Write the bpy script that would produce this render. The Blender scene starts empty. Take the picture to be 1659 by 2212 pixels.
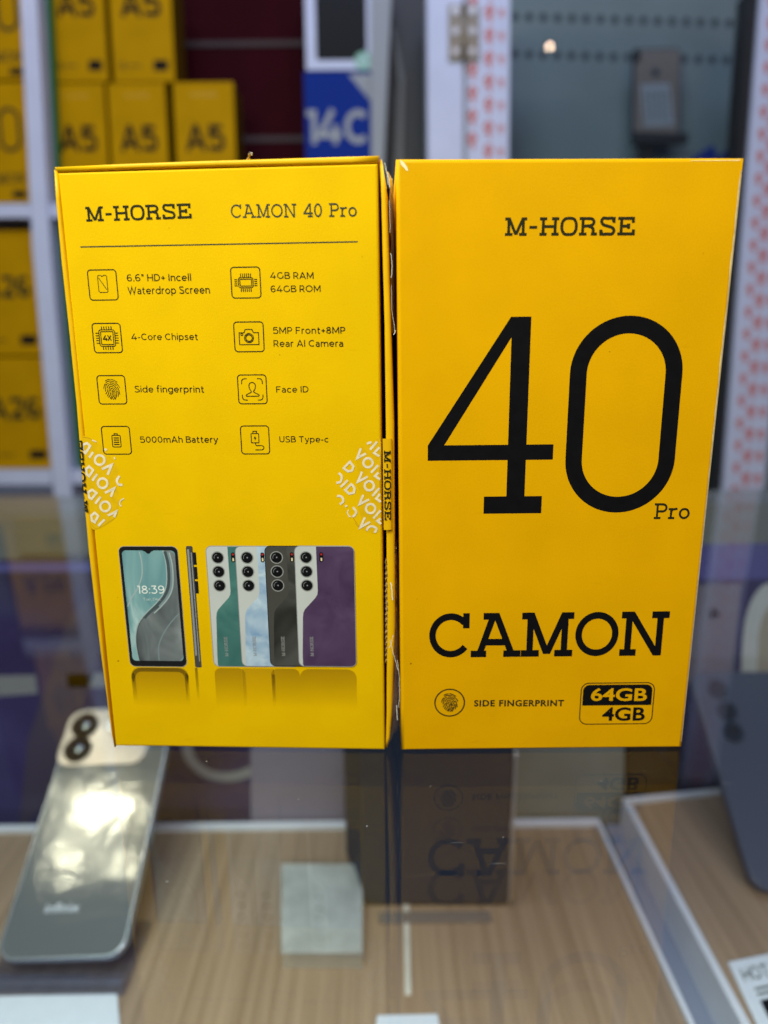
import bpy, bmesh, math, random
from mathutils import Vector, Matrix
random.seed(7)
S = bpy.context.scene
COL = S.collection

# ------------------------------------------------------------------ camera, light, exposure
CAM_H, PITCH, ROLL = 0.12576, 0.23604, -0.00946
FPX, CX, CY = 2800 / 1.8517, 829.5, 1106.0          # focal length and centre in reference units (1659 x 2212)
FW = Vector((0, math.cos(PITCH), -math.sin(PITCH)))
_up = Vector((0, math.sin(PITCH), math.cos(PITCH)))
_rt = Vector((1, 0, 0))
RT = _rt * math.cos(ROLL) + _up * math.sin(ROLL)
UP = -_rt * math.sin(ROLL) + _up * math.cos(ROLL)
EYE = Vector((0, 0, CAM_H))
cam = bpy.data.cameras.new('camera')
cam_o = bpy.data.objects.new('camera', cam)
COL.objects.link(cam_o)
m = Matrix.Identity(4)
for i, v in enumerate((RT, UP, -FW)):
    for j in range(3):
        m[j][i] = v[j]
m.translation = EYE
cam_o.matrix_world = m
cam.sensor_width = 36.0
cam.lens = 2800 / 4096 * 36
cam.clip_start, cam.clip_end = 0.01, 50
cam.dof.use_dof = True
cam.dof.focus_distance = 0.2015
cam.dof.aperture_fstop = cam.lens / 3.9
S.camera = cam_o

W = bpy.data.worlds.new('World')
S.world = W
W.use_nodes = True
W.node_tree.nodes['Background'].inputs[0].default_value = (0.62, 0.70, 1.0, 1)
W.node_tree.nodes['Background'].inputs[1].default_value = 0.10

def area(name, loc, target, sx, sy, power, col):
    l = bpy.data.lights.new(name, 'AREA')
    l.shape = 'RECTANGLE'
    l.size, l.size_y, l.energy, l.color = sx, sy, power, col
    o = bpy.data.objects.new(name, l)
    COL.objects.link(o)
    o.location = loc
    o.rotation_euler = (Vector(target) - Vector(loc)).to_track_quat('-Z', 'Y').to_euler()
    return o

def bulb(name, loc, r, power, col):
    l = bpy.data.lights.new(name, 'POINT')
    l.shadow_soft_size, l.energy, l.color = r, power, col
    o = bpy.data.objects.new(name, l)
    COL.objects.link(o)
    o.location = loc
    return o

area('ceiling_lamp', (-0.24, -0.10, 0.56), (-0.04, 0.2, 0.12), 0.36, 0.22, 5.4, (0.88, 1.0, 0.82))
area('warm_fill', (0.30, -0.75, 0.75), (0.0, 0.2, 0.05), 0.5, 0.4, 5.0, (1.0, 0.72, 0.46))  # added fill from an unseen source, warms the box fronts
area('shop_lamp', (-0.02, 0.26, 1.32), (-0.02, 0.95, 0.05), 1.0, 0.35, 9.5, (0.60, 0.70, 1.0))
area('case_fill', (0.0, 0.05, -0.012), (0.0, 0.0501, -0.25), 0.7, 0.03, 1.9, (0.86, 0.90, 1.0))  # unseen fill added under the glass to brighten the counter inside

S.view_settings.view_transform = 'Standard'
S.view_settings.look = 'None'
S.view_settings.exposure = 0
S.view_settings.gamma = 1
S.view_settings.use_curve_mapping = False
S.render.engine = 'CYCLES'
S.cycles.max_bounces = 10
S.cycles.transparent_max_bounces = 24
S.cycles.use_denoising = True
S.cycles.caustics_reflective = False
S.cycles.caustics_refractive = False
S.cycles.sample_clamp_indirect = 4

# ------------------------------------------------------------------ materials
def mat(name, col, rough=0.5, spec=0.5, metal=0.0, coat=0.0, noise=0.0, nscale=200, bump=0.0, bscale=600, emit=None):
    M = bpy.data.materials.new(name)
    M.use_nodes = True
    N, L = M.node_tree.nodes, M.node_tree.links
    b = N['Principled BSDF']
    b.inputs['Base Color'].default_value = (*col, 1)
    b.inputs['Roughness'].default_value = rough
    b.inputs['Specular IOR Level'].default_value = spec
    b.inputs['Metallic'].default_value = metal
    b.inputs['Coat Weight'].default_value = coat
    b.inputs['Coat Roughness'].default_value = 0.08
    tc = N.new('ShaderNodeTexCoord')
    if noise:
        n = N.new('ShaderNodeTexNoise')
        n.inputs['Scale'].default_value = nscale
        n.inputs['Detail'].default_value = 6
        L.new(tc.outputs['Object'], n.inputs['Vector'])
        r = N.new('ShaderNodeValToRGB')
        r.color_ramp.elements[0].position = 0.3
        r.color_ramp.elements[1].position = 0.7
        r.color_ramp.elements[0].color = (*[c * (1 - noise) for c in col], 1)
        r.color_ramp.elements[1].color = (*[min(1, c * (1 + noise)) for c in col], 1)
        L.new(n.outputs['Fac'], r.inputs['Fac'])
        L.new(r.outputs['Color'], b.inputs['Base Color'])
    if bump:
        n = N.new('ShaderNodeTexNoise')
        n.inputs['Scale'].default_value = bscale
        n.inputs['Detail'].default_value = 4
        L.new(tc.outputs['Object'], n.inputs['Vector'])
        p = N.new('ShaderNodeBump')
        p.inputs['Strength'].default_value = bump
        p.inputs['Distance'].default_value = 0.0005
        L.new(n.outputs['Fac'], p.inputs['Height'])
        L.new(p.outputs['Normal'], b.inputs['Normal'])
    if emit:
        b.inputs['Emission Color'].default_value = (*col, 1)
        b.inputs['Emission Strength'].default_value = emit
    return M

def card_mat(name, col, rough, coat):
    """printed card: fine paper grain, broad unevenness, a few scuffs and specks"""
    M = mat(name, col, rough, 0.05, coat=coat)
    N, L = M.node_tree.nodes, M.node_tree.links
    b = N['Principled BSDF']
    tc = next(n for n in N if n.type == 'TEX_COORD')
    def noise(sc, det, vec=None):
        n = N.new('ShaderNodeTexNoise')
        n.inputs['Scale'].default_value = sc
        n.inputs['Detail'].default_value = det
        L.new(vec or tc.outputs['Object'], n.inputs['Vector'])
        return n.outputs['Fac']
    def mixc(fac, a, bcol):
        x = N.new('ShaderNodeMix')
        x.data_type = 'RGBA'
        for s, v in ((x.inputs[0], fac), (x.inputs[6], a), (x.inputs[7], bcol)):
            if hasattr(v, 'is_linked'):
                L.new(v, s)
            else:
                s.default_value = v
        return x.outputs[2]
    def ramp(f, p0, p1):
        r = N.new('ShaderNodeMapRange')
        r.inputs[1].default_value, r.inputs[2].default_value = p0, p1
        L.new(f, r.inputs[0])
        return r.outputs[0]
    c1 = mixc(ramp(noise(45, 5), 0.35, 0.65), (*[c * 0.955 for c in col], 1), (*[min(1, c * 1.03) for c in col], 1))
    c2 = mixc(ramp(noise(2600, 2), 0.3, 0.7), (0.0, 0.0, 0.0, 1), (1, 1, 1, 1))
    mm = N.new('ShaderNodeMix')
    mm.data_type = 'RGBA'
    mm.blend_type = 'SOFT_LIGHT'
    mm.inputs[0].default_value = 0.10
    L.new(c1, mm.inputs[6])
    L.new(c2, mm.inputs[7])
    sp = ramp(noise(420, 1), 0.80, 0.83)                 # sparse dark specks
    spk = mixc(sp, mm.outputs[2], (col[0] * 0.35, col[1] * 0.28, col[2], 1))
    mp = N.new('ShaderNodeMapping')
    mp.inputs['Scale'].default_value = (60, 60, 260)
    mp.inputs['Rotation'].default_value = (0, 0.35, 0)
    L.new(tc.outputs['Object'], mp.inputs['Vector'])
    sc = ramp(noise(1.0, 3, mp.outputs[0]), 0.70, 0.78)   # faint rubbed smears
    sm = N.new('ShaderNodeMath')
    sm.operation = 'MULTIPLY'
    sm.inputs[1].default_value = 0.16
    L.new(sc, sm.inputs[0])
    L.new(mixc(sm.outputs[0], spk, (col[0] * 0.6, col[1] * 0.5, col[2], 1)), b.inputs['Base Color'])
    L.new(ramp(noise(60, 4), -0.6, 1.6), b.inputs['Roughness'])
    rr = next(l.from_node for l in L if l.to_socket == b.inputs['Roughness'])
    rr.inputs[3].default_value, rr.inputs[4].default_value = rough - 0.1, rough + 0.1
    p = N.new('ShaderNodeBump')
    p.inputs['Strength'].default_value = 0.05
    p.inputs['Distance'].default_value = 0.0004
    ad = N.new('ShaderNodeMath')
    ad.operation = 'MULTIPLY_ADD'
    ad.inputs[1].default_value = 4.0
    L.new(noise(28, 3), ad.inputs[0])
    L.new(noise(1500, 2), ad.inputs[2])
    L.new(ad.outputs[0], p.inputs['Height'])
    L.new(p.outputs['Normal'], b.inputs['Normal'])
    return M

def clear_mat(name, tint=(1, 1, 1), f0=0.04, rough=0.0, gain=1.0, scratches=False, haze=0.0):
    """clear sheet: transmits straight through, mirrors more at a slant"""
    M = bpy.data.materials.new(name)
    M.use_nodes = True
    N, L = M.node_tree.nodes, M.node_tree.links
    N.remove(N['Principled BSDF'])
    out = N['Material Output']
    t = N.new('ShaderNodeBsdfTransparent')
    t.inputs[0].default_value = (*tint, 1)
    g = N.new('ShaderNodeBsdfGlossy')
    g.inputs['Roughness'].default_value = rough
    lw = N.new('ShaderNodeLayerWeight')
    lw.inputs[0].default_value = 0.5
    p = N.new('ShaderNodeMath')
    p.operation = 'POWER'
    p.inputs[1].default_value = 5
    L.new(lw.outputs['Facing'], p.inputs[0])
    a = N.new('ShaderNodeMath')
    a.operation = 'MULTIPLY_ADD'
    a.use_clamp = True
    a.inputs[1].default_value = (1 - f0) * gain
    a.inputs[2].default_value = f0 * gain
    L.new(p.outputs[0], a.inputs[0])
    x = N.new('ShaderNodeMixShader')
    L.new(a.outputs[0], x.inputs[0])
    L.new(t.outputs[0], x.inputs[1])
    L.new(g.outputs[0], x.inputs[2])
    last = x
    if haze:
        d = N.new('ShaderNodeBsdfDiffuse')
        d.inputs[0].default_value = (0.85, 0.85, 0.88, 1)
        y = N.new('ShaderNodeMixShader')
        y.inputs[0].default_value = haze
        L.new(x.outputs[0], y.inputs[1])
        L.new(d.outputs[0], y.inputs[2])
        last = y
    if scratches:                                        # dust and fine scratches that catch the light
        tc = N.new('ShaderNodeTexCoord')
        d = N.new('ShaderNodeBsdfDiffuse')
        d.inputs[0].default_value = (0.75, 0.78, 0.85, 1)
        tot = None
        for ang, sc, seed in ((0.9, 34, 3.0), (1.25, 46, 9.0), (-0.75, 40, 21.0), (0.25, 50, 33.0)):
            mp = N.new('ShaderNodeMapping')
            mp.inputs['Rotation'].default_value = (0, 0, ang)
            mp.inputs['Location'].default_value = (seed, seed, 0)
            mp.inputs['Scale'].default_value = (sc * 1.2, sc * 34, 1)
            L.new(tc.outputs['Object'], mp.inputs['Vector'])
            n = N.new('ShaderNodeTexNoise')
            n.inputs['Scale'].default_value = 1
            n.inputs['Detail'].default_value = 2
            L.new(mp.outputs[0], n.inputs['Vector'])
            r = N.new('ShaderNodeMapRange')
            r.inputs[1].default_value, r.inputs[2].default_value = 0.775, 0.83
            r.inputs[4].default_value = 0.22
            L.new(n.outputs['Fac'], r.inputs[0])
            if tot is None:
                tot = r.outputs[0]
            else:
                q = N.new('ShaderNodeMath')
                q.operation = 'MAXIMUM'
                L.new(tot, q.inputs[0])
                L.new(r.outputs[0], q.inputs[1])
                tot = q.outputs[0]
        n = N.new('ShaderNodeTexNoise')
        n.inputs['Scale'].default_value = 420
        n.inputs['Detail'].default_value = 1
        L.new(tc.outputs['Object'], n.inputs['Vector'])
        r = N.new('ShaderNodeMapRange')
        r.inputs[1].default_value, r.inputs[2].default_value = 0.79, 0.83
        r.inputs[4].default_value = 0.30
        L.new(n.outputs['Fac'], r.inputs[0])
        q = N.new('ShaderNodeMath')
        q.operation = 'MAXIMUM'
        L.new(tot, q.inputs[0])
        L.new(r.outputs[0], q.inputs[1])
        y = N.new('ShaderNodeMixShader')
        L.new(q.outputs[0], y.inputs[0])
        L.new(x.outputs[0], y.inputs[1])
        L.new(d.outputs[0], y.inputs[2])
        last = y
    L.new(last.outputs[0], out.inputs[0])
    return M

def wood_mat(name, a, b):
    M = mat(name, a, 0.45, 0.4)
    N, L = M.node_tree.nodes, M.node_tree.links
    tc = next(n for n in N if n.type == 'TEX_COORD')
    mp = N.new('ShaderNodeMapping')
    mp.inputs['Scale'].default_value = (190, 3.2, 1)
    mp.inputs['Rotation'].default_value = (0, 0, 0.05)
    L.new(tc.outputs['Object'], mp.inputs['Vector'])
    n = N.new('ShaderNodeTexNoise')
    n.inputs['Scale'].default_value = 1
    n.inputs['Detail'].default_value = 7
    n.inputs['Roughness'].default_value = 0.65
    L.new(mp.outputs[0], n.inputs['Vector'])
    r = N.new('ShaderNodeValToRGB')
    r.color_ramp.elements[0].position = 0.3
    r.color_ramp.elements[1].position = 0.72
    r.color_ramp.elements[0].color = (*a, 1)
    r.color_ramp.elements[1].color = (*b, 1)
    L.new(n.outputs['Fac'], r.inputs['Fac'])
    L.new(r.outputs['Color'], N['Principled BSDF'].inputs['Base Color'])
    return M

def art_mat(name, stops, scale=(1, 1, 1), rot=0.0, detail=3, distort=1.5, rough=0.4, nscale=60):
    """printed cloudy artwork: a distorted noise through a colour ramp"""
    M = mat(name, stops[0][1], rough, 0.35)
    N, L = M.node_tree.nodes, M.node_tree.links
    tc = next(n for n in N if n.type == 'TEX_COORD')
    mp = N.new('ShaderNodeMapping')
    mp.inputs['Scale'].default_value = scale
    mp.inputs['Rotation'].default_value = (0, rot, 0)
    L.new(tc.outputs['Object'], mp.inputs['Vector'])
    n = N.new('ShaderNodeTexNoise')
    n.inputs['Scale'].default_value = nscale
    n.inputs['Detail'].default_value = detail
    n.inputs['Distortion'].default_value = distort
    L.new(mp.outputs[0], n.inputs['Vector'])
    r = N.new('ShaderNodeValToRGB')
    e = r.color_ramp.elements
    while len(e) < len(stops):
        e.new(0.5)
    for k, (p, c) in enumerate(stops):
        e[k].position = p
        e[k].color = (*c, 1)
    L.new(n.outputs['Fac'], r.inputs['Fac'])
    L.new(r.outputs['Color'], N['Principled BSDF'].inputs['Base Color'])
    return M

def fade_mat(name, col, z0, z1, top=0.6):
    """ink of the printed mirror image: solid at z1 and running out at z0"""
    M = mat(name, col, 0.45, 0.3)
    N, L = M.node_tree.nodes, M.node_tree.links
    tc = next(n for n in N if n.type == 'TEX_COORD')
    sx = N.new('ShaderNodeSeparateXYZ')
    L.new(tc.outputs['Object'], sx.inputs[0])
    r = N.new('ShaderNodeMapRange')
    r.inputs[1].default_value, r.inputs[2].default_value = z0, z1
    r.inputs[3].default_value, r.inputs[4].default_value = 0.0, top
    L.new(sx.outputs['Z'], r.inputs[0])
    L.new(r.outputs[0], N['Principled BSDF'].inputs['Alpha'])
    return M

YL = card_mat('yellow_card', (0.83, 0.497, 0.0005), 0.52, 0.0)
YR = card_mat('yellow_laminated_card', (0.80, 0.405, 0.0005), 0.42, 0.015)
YRIM = mat('yellow_card_edge', (0.84, 0.46, 0.001), 0.42, 0.2, noise=0.05, nscale=90, bump=0.1, bscale=300)
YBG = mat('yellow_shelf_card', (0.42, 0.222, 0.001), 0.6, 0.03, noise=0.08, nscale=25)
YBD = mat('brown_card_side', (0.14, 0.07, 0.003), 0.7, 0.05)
INK = mat('black_ink', (0.006, 0.006, 0.008), 0.5, 0.04, noise=0.15, nscale=300)
INK2 = mat('dark_green_ink', (0.022, 0.022, 0.008), 0.45, 0.12)
INKG = mat('grey_green_ink', (0.055, 0.060, 0.035), 0.45, 0.12)
VOIDM = mat('white_residue', (0.80, 0.69, 0.54), 0.7, 0.2, noise=0.12, nscale=700)
AMBER = mat('stained_glue', (0.50, 0.26, 0.004), 0.4, 0.5)
GLUE = mat('dry_glue', (0.77, 0.455, 0.002), 0.35, 0.25, noise=0.07, nscale=500)
SLOT = mat('dark_slot', (0.006, 0.004, 0.003), 0.9, 0.1)
KRAFT = mat('torn_kraft', (0.36, 0.24, 0.12), 0.9, 0.1, noise=0.25, nscale=900)
CREAM = mat('bare_paper', (0.88, 0.72, 0.38), 0.7, 0.2, noise=0.15, nscale=900)
SILVER = mat('silver_print', (0.55, 0.57, 0.60), 0.4, 0.3, noise=0.05, nscale=60)
GRAPH = mat('graphite_print', (0.065, 0.062, 0.060), 0.4, 0.3, noise=0.1, nscale=60)
RIMP = mat('rim_print', (0.28, 0.29, 0.33), 0.4, 0.3)
RIMD = mat('dark_rim_print', (0.012, 0.012, 0.014), 0.4, 0.12)
TEAL = art_mat('teal_print', [(0.25, (0.035, 0.13, 0.13)), (0.75, (0.09, 0.24, 0.23))])
SKY = art_mat('sky_print', [(0.3, (0.22, 0.36, 0.60)), (0.7, (0.55, 0.68, 0.84))], nscale=110)
NIGHT = art_mat('charcoal_print', [(0.3, (0.022, 0.021, 0.020)), (0.75, (0.12, 0.125, 0.12))], nscale=45)
PURP = art_mat('purple_print', [(0.25, (0.050, 0.024, 0.075)), (0.8, (0.105, 0.062, 0.145))], nscale=80)
LENS = mat('lens_print', (0.006, 0.006, 0.007), 0.4, 0.12)
LENSR = mat('lens_ring_print', (0.30, 0.31, 0.32), 0.4, 0.4)
RED = mat('red_print', (0.45, 0.02, 0.02), 0.4, 0.3)
FLASH = mat('flash_print', (0.75, 0.62, 0.40), 0.4, 0.3)
SCR = art_mat('teal_wave_print', [(0.30, (0.10, 0.25, 0.30)), (0.5, (0.22, 0.40, 0.45)), (0.72, (0.50, 0.66, 0.70))], scale=(60, 1, 22), rot=0.45, nscale=1.6, distort=1.0)
SCRG = art_mat('grey_wave_print', [(0.28, (0.030, 0.034, 0.038)), (0.5, (0.13, 0.15, 0.17)), (0.75, (0.32, 0.35, 0.39))], scale=(55, 1, 28), rot=-0.6, nscale=1.5, distort=0.8)
SCRL = mat('pale_wave_print', (0.36, 0.45, 0.49), 0.4, 0.3)
SCRD = mat('dark_wave_print', (0.060, 0.085, 0.10), 0.4, 0.3)
SCRM = mat('mid_wave_print', (0.20, 0.26, 0.30), 0.4, 0.3)
WHITEP = mat('white_print', (0.82, 0.86, 0.88), 0.5, 0.3)
FILM = clear_mat('clear_film', (0.97, 0.96, 0.95), 0.09, 0.16, 1.6, haze=0.13)
GLASS = clear_mat('counter_glass', (0.93, 0.965, 0.96), 0.042, 0.0, 0.85, scratches=True)
GLASSB = clear_mat('counter_glass_underside', (0.97, 0.985, 0.98), 0.042, 0.0, 0.65)
PANE = clear_mat('door_glass', (0.86, 0.90, 0.92), 0.05, 0.0)
ACRYL = clear_mat('clear_acrylic', (0.80, 0.82, 0.92), 0.06, 0.05, 1.3)
WOOD = wood_mat('pale_wood', (0.205, 0.135, 0.084), (0.37, 0.262, 0.175))
WHITE = mat('white_paint', (0.50, 0.54, 0.74), 0.4, 0.4, noise=0.04, nscale=30)
WHITET = mat('white_trim', (0.60, 0.62, 0.68), 0.35, 0.5, noise=0.05, nscale=60)
PAPER = mat('white_paper', (0.60, 0.64, 0.70), 0.6, 0.2, noise=0.03, nscale=120)
GREEN = mat('green_board', (0.010, 0.095, 0.018), 0.7, 0.05)
DKRED = mat('dark_red_slatwall', (0.028, 0.002, 0.005), 0.7, 0.04, noise=0.2, nscale=12)
GROOVE = mat('grey_groove', (0.060, 0.045, 0.048), 0.6, 0.1)
BLUE = mat('blue_card', (0.006, 0.026, 0.22), 0.6, 0.05)
BLACKG = mat('black_gloss', (0.012, 0.012, 0.015), 0.05, 1.0, coat=1.0)
DARK = mat('dark_grey', (0.020, 0.029, 0.050), 0.6, 0.12)
DKFRAME = mat('dark_frame', (0.013, 0.014, 0.018), 0.5, 0.4)
MID = mat('grey_frame', (0.25, 0.27, 0.31), 0.4, 0.4)
MINT = mat('mint_print', (0.22, 0.45, 0.36), 0.5, 0.3)
SLATE = mat('slate_panel', (0.205, 0.25, 0.265), 0.6, 0.1, noise=0.12, nscale=6)
HOLE = mat('punched_hole', (0.040, 0.052, 0.064), 0.7, 0.2)
BRASS = mat('old_hinge', (0.22, 0.19, 0.15), 0.35, 0.5, metal=0.7)
SCREW = mat('screw_head', (0.6, 0.6, 0.62), 0.3, 0.5, metal=0.9)
REDM = mat('red_tape_print', (0.52, 0.15, 0.14), 0.6, 0.1)
PHBACK = mat('silver_green_phone_back', (0.20, 0.212, 0.215), 0.10, 0.6, metal=0.5, coat=0.5, bump=0.5, bscale=60)
PHEDGE = mat('phone_rim', (0.36, 0.40, 0.46), 0.25, 0.6, metal=0.8)
PHBUMP = mat('cream_camera_plate', (0.52, 0.47, 0.42), 0.22, 0.5, metal=0.5, coat=0.4)
PHDARK = mat('dark_phone_back', (0.055, 0.063, 0.098), 0.35, 0.5, coat=0.1)
PHBEIGE = mat('beige_phone_back', (0.21, 0.175, 0.165), 0.5, 0.2)
LABEL = mat('pale_sticker', (0.32, 0.34, 0.40), 0.6, 0.2, noise=0.15, nscale=220)
POSTER = art_mat('violet_poster', [(0.30, (0.034, 0.020, 0.042)), (0.55, (0.040, 0.032, 0.120)), (0.8, (0.075, 0.062, 0.200))], nscale=7, detail=4, distort=0.6, rough=0.5)
VIOLET = mat('violet_band', (0.12, 0.11, 0.38), 0.5, 0.1)
PVIO = mat('dull_violet_print', (0.075, 0.060, 0.105), 0.5, 0.3)
LAV = mat('lavender_card', (0.18, 0.165, 0.235), 0.5, 0.3, noise=0.05, nscale=40)
GREYG = mat('grey_green_card', (0.17, 0.19, 0.18), 0.45, 0.3, noise=0.1, nscale=30)
BROWNB = mat('dark_brown_card', (0.024, 0.020, 0.017), 0.5, 0.3)
GREYBAND = mat('grey_back_board', (0.25, 0.265, 0.27), 0.5, 0.3, noise=0.05, nscale=12)
KHAKI = mat('khaki_board', (0.24, 0.24, 0.20), 0.5, 0.3)
CHAN = mat('silver_channel', (0.30, 0.325, 0.42), 0.3, 0.5, metal=0.3)
PALEB = mat('reflection_block', (0.52, 0.55, 0.52), 0.35, 0.5, noise=0.16, nscale=70)
PALEB.node_tree.nodes['Principled BSDF'].inputs['Alpha'].default_value = 0.52
PALEB2 = mat('reflection_block_front', (0.50, 0.50, 0.45), 0.4, 0.4)
PALEB2.node_tree.nodes['Principled BSDF'].inputs['Alpha'].default_value = 0.22
PBLUE = mat('pale_blue_print', (0.30, 0.42, 0.80), 0.5, 0.3)
FLOOR = mat('dark_floor', (0.06, 0.055, 0.06), 0.6, 0.3)

# ------------------------------------------------------------------ frames and mesh building
def ray(px, py):
    return ((px - CX) / FPX * RT - (py - CY) / FPX * UP + FW)

def at_depth(px, py, d):
    return EYE + ray(px, py) * d

class Frame:
    """local x to the right, y away from the viewer, z up"""
    def __init__(s, o, ex=(1, 0, 0), ez=(0, 0, 1)):
        s.o = Vector(o)
        s.ex = Vector(ex).normalized()
        ez = Vector(ez)
        s.ez = (ez - s.ex * ez.dot(s.ex)).normalized()
        s.ey = s.ez.cross(s.ex)
    def w(s, x, y, z):
        return s.o + s.ex * x + s.ey * y + s.ez * z
    def sub(s, x, y, z):
        return Frame(s.w(x, y, z), s.ex, s.ez)
    def hit(s, px, py, y=0.0):
        d = ray(px, py)
        p0 = s.w(0, y, 0)
        t = (p0 - EYE).dot(s.ey) / d.dot(s.ey)
        q = EYE + d * t - s.o
        return (q.dot(s.ex), q.dot(s.ez))
    def hits(s, pts, y=0.0):
        return [s.hit(*p, y) for p in pts]
    def hit_floor(s, px, py, z=0.0):
        d = ray(px, py)
        t = (s.w(0, 0, z) - EYE).dot(s.ez) / d.dot(s.ez)
        q = EYE + d * t - s.o
        return (q.dot(s.ex), q.dot(s.ey))
    def mat(s):
        M = Matrix.Identity(4)
        for i, v in enumerate((s.ex, s.ey, s.ez)):
            for j in range(3):
                M[j][i] = v[j]
        M.translation = s.o
        return M

def thing(name, label, cat, frame, group=None):
    o = bpy.data.objects.new(name, None)
    COL.objects.link(o)
    o.empty_display_size = 0.01
    o.matrix_world = frame.mat()
    o['label'] = label
    o['category'] = cat
    if group:
        o['group'] = group
    return o

def smooth(pts, closed=False, n=6):
    if len(pts) < 3:
        return list(pts)
    out = []
    N = len(pts)
    rng = range(N) if closed else range(N - 1)
    for i in rng:
        if closed:
            p0, p1, p2, p3 = pts[i - 1], pts[i], pts[(i + 1) % N], pts[(i + 2) % N]
        else:
            p0, p1, p2, p3 = pts[max(i - 1, 0)], pts[i], pts[i + 1], pts[min(i + 2, N - 1)]
        for k in range(n):
            t = k / n
            out.append(tuple(0.5 * (2 * b + (c - a) * t + (2 * a - 5 * b + 4 * c - d) * t * t + (3 * b - a - 3 * c + d) * t ** 3)
                             for a, b, c, d in zip(p0, p1, p2, p3)))
    if not closed:
        out.append(tuple(pts[-1]))
    return out

def ell(cx, cz, rx, rz, a0=0, a1=360, n=40):
    full = abs(a1 - a0) >= 360
    return [(cx + rx * math.cos(math.radians(a0 + (a1 - a0) * k / n)), cz + rz * math.sin(math.radians(a0 + (a1 - a0) * k / n)))
            for k in range(n if full else n + 1)]

def rrect(x0, z0, x1, z1, r, n=6):
    out = []
    for cx, cz, a in ((x1 - r, z1 - r, 0), (x0 + r, z1 - r, 90), (x0 + r, z0 + r, 180), (x1 - r, z0 + r, 270)):
        out += [(cx + r * math.cos(math.radians(a + 90 * k / n)), cz + r * math.sin(math.radians(a + 90 * k / n))) for k in range(n + 1)]
    return out

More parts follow.
